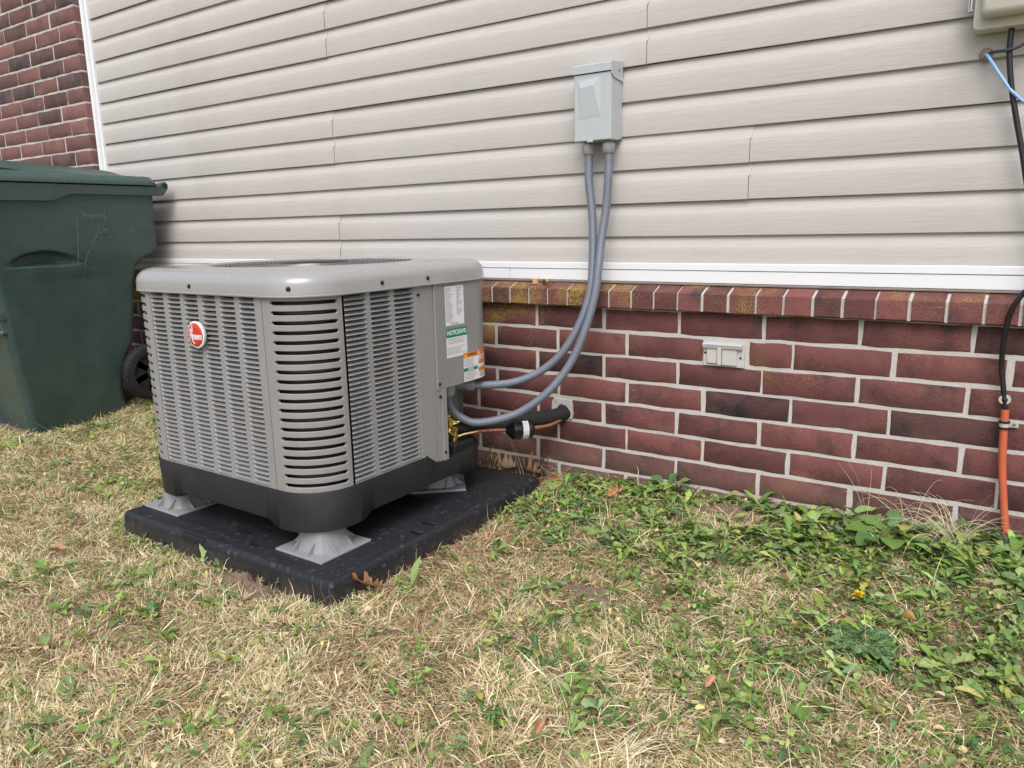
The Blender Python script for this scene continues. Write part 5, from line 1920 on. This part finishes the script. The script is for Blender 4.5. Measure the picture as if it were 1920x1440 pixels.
def ground_cover():
    # low rosettes of mixed weeds
    for kind, cnt, Lr, nl, el, ws, seed in (('tooth', 2700, (0.020, 0.052), (3, 7), (0.1, 0.9), 0.95, 1), ('lance', 2600, (0.016, 0.045), (3, 7), (0.1, 0.9), 1.0, 2), ('spoon', 2600, (0.012, 0.032), (4, 8), (0.05, 0.8), 1.1, 3)):
        x, y = scatter(cnt * 5)
        wm = weed_mask(x, y)
        if kind == 'tooth':
            wm = wm * (0.35 + 0.9 * smooth01((y + 0.7) / 0.5))
        k = RNG.uniform(0, 1, len(x)) < wm * 0.52
        x, y = x[k], y[k]
        m_ = RNG.integers(nl[0], nl[1] + 1, len(x))
        xi = np.repeat(np.arange(len(x)), m_)
        n = len(xi)
        big = 0.65 + 0.6 * np.repeat(RNG.uniform(0, 1, len(x)), m_) + 0.75 * smooth01((y[xi] + 0.35) / 0.3) * smooth01((x[xi] - 0.45) / 0.5)
        L = RNG.uniform(*Lr, n) * big
        az = RNG.uniform(0, 6.283, n)
        P = np.stack([x[xi] + RNG.normal(0, 0.004, n), y[xi] + RNG.normal(0, 0.004, n), gz(x[xi], y[xi]) + RNG.uniform(0.003, 0.02, n)], 1)
        P[:, 1] = np.minimum(P[:, 1], -0.012)
        # leaves at the wall lean away from it
        hit = P[:, 1] + np.sin(az) * L * 0.8 > -0.004
        az[hit] = -az[hit]
        c = np.repeat(pick(LEAFG, len(x), 0.20), m_, 0) * RNG.normal(1, 0.16, (n, 1))
        yl = RNG.uniform(0, 1, n) < 0.10
        c[yl] = pick(YELG, int(yl.sum()))
        o = leaves('weeds', kind, P, az, RNG.uniform(*el, n), L, RNG.uniform(0.3, 1.5, n), np.full(n, ws), np.clip(c, 0.01, 0.8))
        tag(o, kind='stuff')
    # tiny round leaves of creeping weeds between the grass
    x, y = scatter(80000)
    wm = 0.08 + weed_mask(x, y) * 0.75
    k = RNG.uniform(0, 1, len(x)) < wm * (vnoise(x, y, 22, 31) > 0.42)
    x, y = x[k], y[k]
    n = len(x)
    P = np.stack([x, y, gz(x, y) + RNG.uniform(0.004, 0.022, n)], 1)
    P[:, 1] = np.minimum(P[:, 1], -0.012)
    o = leaves('clover', 'round', P, RNG.uniform(0, 6.283, n), RNG.normal(0.15, 0.4, n), RNG.uniform(0.007, 0.018, n), RNG.uniform(0, 0.9, n), np.full(n, 1.0), pick(LEAFG, n, 0.16), fold=0.15)
    tag(o, kind='stuff')
    # crumbs of dead leaf
    x, y = scatter(4200)
    k = RNG.uniform(0, 1, len(x)) < 0.25 + 0.75 * weed_mask(x, y)
    x, y = x[k], y[k]
    n = len(x)
    P = np.stack([x, y, gz(x, y) + RNG.uniform(0.006, 0.026, n)], 1)
    P[:, 1] = np.minimum(P[:, 1], -0.015)
    pal = [(0.55, 0.42, 0.25), (0.62, 0.50, 0.30), (0.40, 0.26, 0.15), (0.58, 0.42, 0.30), (0.60, 0.53, 0.22), (0.50, 0.47, 0.18)]
    o = leaves('leaf_litter', 'round', P, RNG.uniform(0, 6.283, n), RNG.normal(0.2, 0.4, n), RNG.uniform(0.008, 0.020, n), RNG.normal(0.8, 1.4, n), RNG.uniform(0.5, 1.0, n), pick(pal, n), 'dead_leaf', fold=0.5)
    tag(o, kind='stuff')


ground_cover()

# bare earth showing through: raised crumbly soil at the pad edge and two worn patches near the wall
def earth(name, cx, cy, rx, ry, h, seed, mat='bare_earth'):
    rg = np.random.default_rng(seed)
    n, m_ = 96, 30
    V = []
    for j in range(m_ + 1):
        for i in range(n):
            a = 2 * math.pi * i / n
            k = j / m_
            w_ = 1 + 0.18 * math.sin(3 * a + seed) + 0.1 * math.sin(7 * a + 2 * seed)
            x, y = cx + rx * k * w_ * math.cos(a), min(cy + ry * k * w_ * math.sin(a), -0.003)
            z = float(gz(x, y)) + h * (1 - k ** 2) ** 0.7 * (0.25 + 1.0 * float(vnoise(x, y, 38, seed))) + 0.010 * (1 - k ** 3) * float(vnoise(x, y, 95, seed)) ** 2 + 0.007 * (1 - k ** 3) * float(vnoise(x, y, 210, seed)) - 0.008 * k ** 4
            V.append((x, y, z))
    F = [(j * n + i, j * n + (i + 1) % n, (j + 1) * n + (i + 1) % n, (j + 1) * n + i) for j in range(m_) for i in range(n)]
    o = build(name, (V, F), mat, None, 180)
    tag(o, kind='stuff')


earth('soil', 0.715, -0.105, 0.13, 0.075, 0.008, 2)
earth('soil', 0.56, -0.645, 0.085, 0.04, 0.006, 5)
earth('soil', -0.20, -1.074, 0.110, 0.038, 0.030, 7)
earth('moss', 0.80, -0.23, 0.10, 0.05, 0.012, 9, 'moss')


# ---------------------------------------------------------------- single plants and leaves that stand out
def plant(name, label, cat, x, y, specs, group=None, dz=0.0):
    """specs: list of (leaf kind, azimuth deg, elevation deg, length, bend, width scale, colour)"""
    base = Vector((x, y, float(gz(x, y)) + 0.004 + dz))
    e = empty(name, base, label, cat, group)
    for kind, a, el, L, bend, ws, col in specs:
        o = leaves('leaf', kind, np.array([tuple(base)]), np.array([R(a)]), np.array([R(el)]), np.array([L]), np.array([bend]), np.array([ws]), np.array([col]), fold=0.22)
        o.parent = e
        o.matrix_parent_inverse = Matrix.Translation(-base)
    return e


GA, GB, GC, GD = (0.14, 0.25, 0.055), (0.20, 0.31, 0.080), (0.095, 0.19, 0.06), (0.28, 0.38, 0.15)
plant('weed', 'weed with three large smooth oval leaves in the pale dead grass at lower right', 'weed', 1.094, -0.802,
      [('spoon', -75, 25, 0.070, 0.9, 1.35, GA), ('spoon', 200, 30, 0.050, 0.7, 1.25, GB), ('spoon', -20, 30, 0.065, 0.9, 1.35, GA), ('spoon', 85, 60, 0.035, 0.3, 1.0, GB)], 'single weeds in the lawn')
plant('weed', 'spiky rosette weed growing by the side of the black pad behind the brown oak leaf', 'weed', 0.155, -0.845,
      [('lance', 70, 75, 0.085, 0.3, 0.9, GD), ('lance', -100, 25, 0.065, 1.0, 0.75, GD), ('lance', -55, 22, 0.06, 1.0, 0.8, GB), ('lance', 200, 40, 0.05, 0.9, 0.7, GB), ('lance', 20, 40, 0.05, 0.6, 0.8, GD)], 'single weeds in the lawn')
plant('weed', 'young weed with one upright pale leaf in front of the pad grip', 'weed', -0.43, -1.045,
      [('spoon', 110, 72, 0.065, 0.2, 1.25, GD), ('spoon', -20, 45, 0.035, 0.6, 1.1, GB), ('spoon', 190, 40, 0.03, 0.6, 1.0, GA)], 'single weeds in the lawn')
plant('weed', 'flat dark green rosette weed left of the three-leaved one', 'weed', 0.735, -0.955,
      [('spoon', a, 22, L, 0.8, 1.0, c) for a, L, c in ((-90, 0.055, GA), (-30, 0.06, GC), (30, 0.05, GB), (95, 0.05, GA), (150, 0.055, GC), (215, 0.06, GB), (260, 0.045, GC))], 'single weeds in the lawn')
plant('weed', 'dark trailing weed with small oval leaves below the flat rosette', 'weed', 0.80, -1.04,
      [('spoon', a, 18, L, 0.6, 1.25, GC) for a, L in ((-100, 0.04), (-40, 0.045), (10, 0.05), (70, 0.04), (140, 0.045), (200, 0.045))], 'single weeds in the lawn')
plant('weed', 'leggy green weed standing against the brick wall beside the bare soil', 'weed', 0.775, -0.03,
      [('lance', 40, 68, 0.105, 1.6, 0.7, GA), ('lance', -10, 60, 0.085, 1.3, 0.8, GC), ('lance', 150, 55, 0.08, 1.0, 0.6, GB), ('tooth', -30, 35, 0.075, 0.9, 0.8, GA), ('lance', 200, 40, 0.06, 0.9, 0.8, GB)], 'weeds along the wall')
plant('weed', 'weed with one pale oval leaf raised on a stalk against the brick wall', 'weed', 1.01, -0.03,
      [('spoon', 25, 50, 0.10, 0.9, 0.9, GD), ('lance', 190, 35, 0.07, 1.0, 0.8, GA), ('lance', -60, 30, 0.08, 1.0, 0.9, GC), ('lance', -20, 35, 0.07, 1.0, 0.9, GB)], 'weeds along the wall')
plant('weed', 'leafy dandelion clump at the wall just right of the dark bottom brick', 'weed', 0.50, -0.04,
      [('tooth', a, el, L, 1.0, 1.0, c) for a, el, L, c in ((-150, 35, 0.09, GA), (-110, 40, 0.10, GB), (-60, 30, 0.10, GA), (-20, 45, 0.09, GC), (160, 55, 0.085, GC), (20, 60, 0.09, GB), (200, 30, 0.08, GA), (80, 75, 0.08, GC))], 'weeds along the wall')
plant('weed', 'big toothed dandelion clump by the wall left of the dry tuft', 'weed', 1.14, -0.10,
      [('tooth', a, el, L, 1.0, 1.1, c) for a, el, L, c in ((-160, 35, 0.12, GA), (-120, 30, 0.13, GC), (-80, 35, 0.12, GA), (-30, 35, 0.11, GB), (10, 50, 0.11, GC), (170, 50, 0.10, GA), (90, 70, 0.09, GC), (-60, 60, 0.10, GB))], 'weeds along the wall')
plant('weed', 'dense dandelion clump at the back corner of the black pad', 'weed', 0.175, -0.10,
      [('tooth', a, el, L, 1.0, 1.0, c) for a, el, L, c in ((-150, 30, 0.08, GA), (-100, 35, 0.09, GB), (-50, 30, 0.09, GB), (0, 40, 0.08, GA), (60, 60, 0.075, GC), (120, 50, 0.07, GA))], 'weeds along the wall')


def fern():
    base = Vector((1.165, -0.575, float(gz(1.165, -0.575)) + 0.006))
    e = empty('feathery_weed', base, 'dark blue green feathery weed spreading flat below the yellow flower', 'weed')
    for k in range(13):
        a = 2 * math.pi * k / 13 + random.uniform(-.2, .2)
        L = random.uniform(0.06, 0.11)
        xs_, el_ = [], []
        P, A, EL, LL = [], [], [], []
        for i in range(1, 12):
            t = i / 12
            q = (base.x + math.cos(a) * L * t, base.y + math.sin(a) * L * t, base.z + 0.018 * math.sin(math.pi * t))
            for s in (-1, 1):
                P.append(q); A.append(a + s * 0.95); EL.append(0.2); LL.append(0.022 * math.sin(math.pi * min(1, t + 0.12)) + 0.006)
        n = len(P)
        c = pick([(0.14, 0.25, 0.10), (0.18, 0.29, 0.11), (0.11, 0.20, 0.095)], n)
        o = leaves('frond', 'tooth', np.array(P), np.array(A), np.array(EL), np.array(LL), np.full(n, 0.5), np.full(n, 1.0), c)
        o.parent = e
        o.matrix_parent_inverse = Matrix.Translation(-base)


fern()


def flower():
    x, y = 1.12, -0.425
    base = Vector((x, y, float(gz(x, y))))
    e = empty('dandelion_flower', base, 'single yellow dandelion flower open in the weeds', 'flower')
    build('stem', tube([tuple(base), (x + 0.002, y, base.z + 0.018), (x + 0.003, y - 0.002, base.z + 0.030)], 0.0014, 6), 'moss', e)
    n = 60
    a = RNG.uniform(0, 6.283, n)
    P = np.tile(np.array([[x + 0.003, y - 0.002, base.z + 0.031]]), (n, 1))
    o = leaves('petals', 'lance', P, a, RNG.uniform(0.05, 1.2, n), RNG.uniform(0.009, 0.0155, n), np.full(n, 0.4), np.full(n, 1.2), pick([(0.78, 0.52, 0.01), (0.80, 0.60, 0.02)], n, 0.05), fold=0.1)
    o.parent = e
    o.matrix_parent_inverse = Matrix.Translation(-base)


flower()


def stalks(name, label, cat, x, y, n, L, el, spread, cols, group=None, w_=0.0018, bend=(0.4, 1.6), azr=(0, 360), zoff=0.0, seed=0):
    """a tuft of long dry blades from one root"""
    rg = random.Random(seed)
    base = Vector((x, y, float(gz(x, y)) + zoff))
    e = empty(name, base, label, cat, group)
    mbs = []
    V, F = [], []
    for k in range(n):
        a = R(rg.uniform(*azr))
        ee = R(rg.uniform(*el))
        LL = rg.uniform(*L)
        bd = rg.uniform(*bend)
        cur = np.array((x + rg.uniform(-spread, spread), min(y + rg.uniform(-spread, spread), -0.006), base.z))
        pts = [cur]
        for i in range(7):
            d = np.array((math.cos(a) * math.cos(ee), math.sin(a) * math.cos(ee), math.sin(ee)))
            cur = cur + d * LL / 7
            cur[1] = min(cur[1], -0.008)
            cur[2] = max(cur[2], float(gz(cur[0], cur[1])) + 0.003)
            pts.append(cur)
            ee -= bd / 7 * (1 + i * 0.2)
            a += rg.uniform(-.12, .12)
        ww = w_ * rg.uniform(0.6, 1.3)
        V_, F_, _ = tube(pts, lambda t: ww * 0.5 * (1 - 0.75 * t), 4, False)
        kk = len(V)
        V += V_
        F += [tuple(i + kk for i in f) for f in F_]
    me = make_mesh('stalks', [tuple(Vector(v) - base) for v in V], F, 'straw', 180)
    at = me.color_attributes.new('tint', 'FLOAT_COLOR', 'POINT')
    c = np.ones((len(V), 4), np.float32)
    per = len(V) // n
    c[:, :3] = np.repeat(pick(cols, n), per, 0)
    at.data.foreach_set('color', c.ravel())
    link_mesh('stalks', me, e)
    return e


stalks('dry_tuft', 'big tuft of bleached dry grass spilling out beside the foot of the orange pipe', 'grass tuft', 1.275, -0.07, 150, (0.08, 0.20), (10, 80), 0.04, STRAW[:2] + [STRAW[3], (0.66, 0.62, 0.50)], azr=(120, 420), seed=1)
stalks('dry_stalk', 'thin dry grass stalks arching up against the brick wall left of the orange pipe', 'grass stalks', 1.165, -0.03, 9, (0.14, 0.24), (45, 80), 0.03, STRAW[:2], 'dry stalks against the wall', 0.0014, (0.8, 2.4), (0, 180), seed=2)
stalks('dry_stalk', 'pale bent grass stalk by the wall above the raised pale leaf', 'grass stalks', 1.065, -0.02, 3, (0.14, 0.22), (70, 86), 0.008, STRAW, 'dry stalks against the wall', 0.0014, (0.0, 0.5), (60, 200), seed=3)
stalks('dead_vine', 'dark dead vine stems climbing the wall below the filter drier', 'dead stems', 0.028, -0.035, 10, (0.14, 0.20), (76, 88), 0.016, [(0.10, 0.06, 0.045), (0.16, 0.10, 0.07)], None, 0.0042, (-0.2, 0.3), (30, 150), seed=4)
stalks('dry_tuft', 'loose tuft of dry grass at the wall-side corner of the pad', 'grass tuft', 0.125, -0.05, 46, (0.06, 0.14), (15, 80), 0.05, STRAW + BROWN[:1], seed=5)
stalks('dry_stalk', 'single straw stalk leaning up from behind the pad under the copper pipe', 'grass stalks', -0.02, -0.055, 2, (0.20, 0.26), (64, 72), 0.012, STRAW[:2], 'dry stalks against the wall', 0.0016, (0.0, 0.1), (150, 180), seed=6)
stalks('dry_stalk', 'pale branching weed stalk behind the air conditioner base', 'grass stalks', -0.165, -0.07, 5, (0.08, 0.14), (60, 85), 0.008, [STRAW[1], (0.42, 0.42, 0.2)], 'dry stalks against the wall', 0.0024, (-0.1, 0.6), (0, 360), seed=7)
stalks('dry_tuft', 'bleached tuft of flattened dead grass in the lower middle of the lawn', 'grass tuft', 0.87, -1.12, 40, (0.05, 0.10), (5, 30), 0.02, [STRAW[1], STRAW[3]], None, 0.0034, (0.2, 0.7), (-30, 80), seed=8)
stalks('dead_weed', 'reddish dead stems standing at the near corner of the pad', 'dead stems', 0.052, -1.048, 7, (0.05, 0.09), (55, 85), 0.03, BROWN[:2], None, 0.0017, (-0.3, 0.5), seed=9)


def wire_hook():
    x, y = 1.36, -0.075
    z = float(gz(x, y))
    pts = spline([(x - 0.018, y, z), (x - 0.02, y, z + 0.04), (x - 0.008, y, z + 0.058), (x + 0.010, y, z + 0.055), (x + 0.020, y, z + 0.035), (x + 0.022, y, z + 0.005)], 0.006)
    o = build('wire_hook', tube(pts, 0.0024, 8), 'cable_dark', None, 60)
    tag(o, 'bent dark wire hook in the weeds at the foot of the orange pipe', 'hook')


wire_hook()

# ---------------------------------------------------------------- fallen leaves
OAK = [(0, 0, .012), (.12, .12, .02), (.2, .16, .15), (.22, .22, .26), (.25, .28, .19), (.32, .33, .07), (.38, .36, .14), (.42, .47, .36), (.46, .56, .29), (.52, .53, .16), (.58, .56, .08),
       (.64, .64, .13), (.70, .77, .29), (.75, .83, .21), (.80, .78, .09), (.86, .86, .08), (.90, .94, .13), (.95, .96, .05), (1.0, 1.0, 0.0)]


def oak_outline(L, seed, lobes=4, deep=0.62):
    """lobed red-oak half outline: (rib position, edge x, edge half width); deep < 0.4 gives a plain oval leaf"""
    rg = random.Random(seed)
    out = []
    for t, x, h in OAK:
        if deep < 0.4:
            x, h = t, 0.25 * math.sin(math.pi * min(1, t * 0.985 + 0.015)) ** 0.8
        out.append((t * L, (x + rg.uniform(-.015, .015)) * L, h * L * rg.uniform(0.88, 1.1)))
    return out


def oak_leaf(label, x, y, z, L, rotz, tilt, roll, curl, col, seed, group='fallen leaves', deep=0.62):
    up_ = oak_outline(L, seed, 4, deep)
    V, F = [], []
    n = len(up_)
    for i, (tr_, u, h) in enumerate(up_):
        for s in (-1, -0.5, 0, 0.5, 1):
            yy = h * s
            zz = curl * (yy * yy) / max(L, 1e-3) * 6 + 0.5 * curl * (u - L / 2) ** 2 / L + 0.0015 * math.sin(u * 400 + s * 3)
            V.append((tr_ + (u - tr_) * abs(s), yy, zz))
    for i in range(n - 1):
        for j in range(4):
            F.append((i * 5 + j, (i + 1) * 5 + j, (i + 1) * 5 + j + 1, i * 5 + j + 1))
    me = make_mesh('oak_leaf', V, F, 'dead_leaf', 180)
    at = me.color_attributes.new('tint', 'FLOAT_COLOR', 'POINT')
    c = np.ones((len(V), 4), np.float32)
    c[:, :3] = np.array(col)
    c[2::5, :3] *= 1.35
    at.data.foreach_set('color', c.ravel())
    o = link_mesh('oak_leaf', me, None, (x, y, z))
    o.rotation_euler = (roll, tilt, rotz)
    tag(o, label, 'leaf', group)
    return o


TAN, RUST, PALE = (0.38, 0.23, 0.13), (0.40, 0.19, 0.09), (0.50, 0.36, 0.22)
oak_leaf('rust brown lobed oak leaf propped against the near corner of the black pad', 0.145, -0.925, 0.030, 0.105, R(205), R(-14), R(38), 0.35, RUST, 3)
oak_leaf('tan oak leaf with pointed lobes standing behind the pad under the filter drier', 0.045, -0.060, 0.058, 0.10, R(172), R(-4), R(34), 0.9, TAN, 5)
oak_leaf('pale oak leaf lying at the back edge of the pad beside the straw stalk', -0.045, -0.068, 0.070, 0.080, R(195), R(3), R(28), 0.9, PALE, 6)
oak_leaf('curled tan oak leaf behind the air conditioner base by the pale weed stalk', -0.135, -0.066, 0.072, 0.08, R(160), R(5), R(32), 1.0, TAN, 7)
oak_leaf('rust oak leaf half hidden in the green weeds right of the pad corner', 0.375, -0.205, 0.085, 0.06, R(60), R(-15), R(25), 0.9, RUST, 8)
oak_leaf('brown oak leaf under the weeds beside the back corner of the pad', 0.105, -0.115, 0.062, 0.055, R(20), R(-15), R(50), 1.0, (0.33, 0.15, 0.07), 9)
oak_leaf('curled brown leaf in the straw to the left of the near pad corner', -0.83, -1.26, 0.030, 0.06, R(30), R(-4), R(8), 0.9, (0.40, 0.25, 0.15), 10, deep=0.35)
oak_leaf('pinkish tan leaf standing up in the lawn right of the flat rosette weed', 0.945, -0.90, 0.030, 0.036, R(80), R(-12), R(15), 1.2, (0.46, 0.26, 0.17), 11, deep=0.2)
oak_leaf('small pale folded leaf left of the yellow flower', 0.98, -0.44, 0.065, 0.034, R(150), R(-5), R(15), 1.2, PALE, 12, deep=0.2)
oak_leaf('orange edged curled leaf beside the feathery weed', 1.215, -0.49, 0.068, 0.036, R(-20), R(-8), R(-12), 1.2, (0.52, 0.33, 0.13), 13, deep=0.2)
oak_leaf('brown leaf at the bottom edge of the lawn near the bleached tuft', 0.75, -1.19, 0.028, 0.038, R(100), R(-8), R(12), 1.2, (0.40, 0.22, 0.13), 14, deep=0.25)
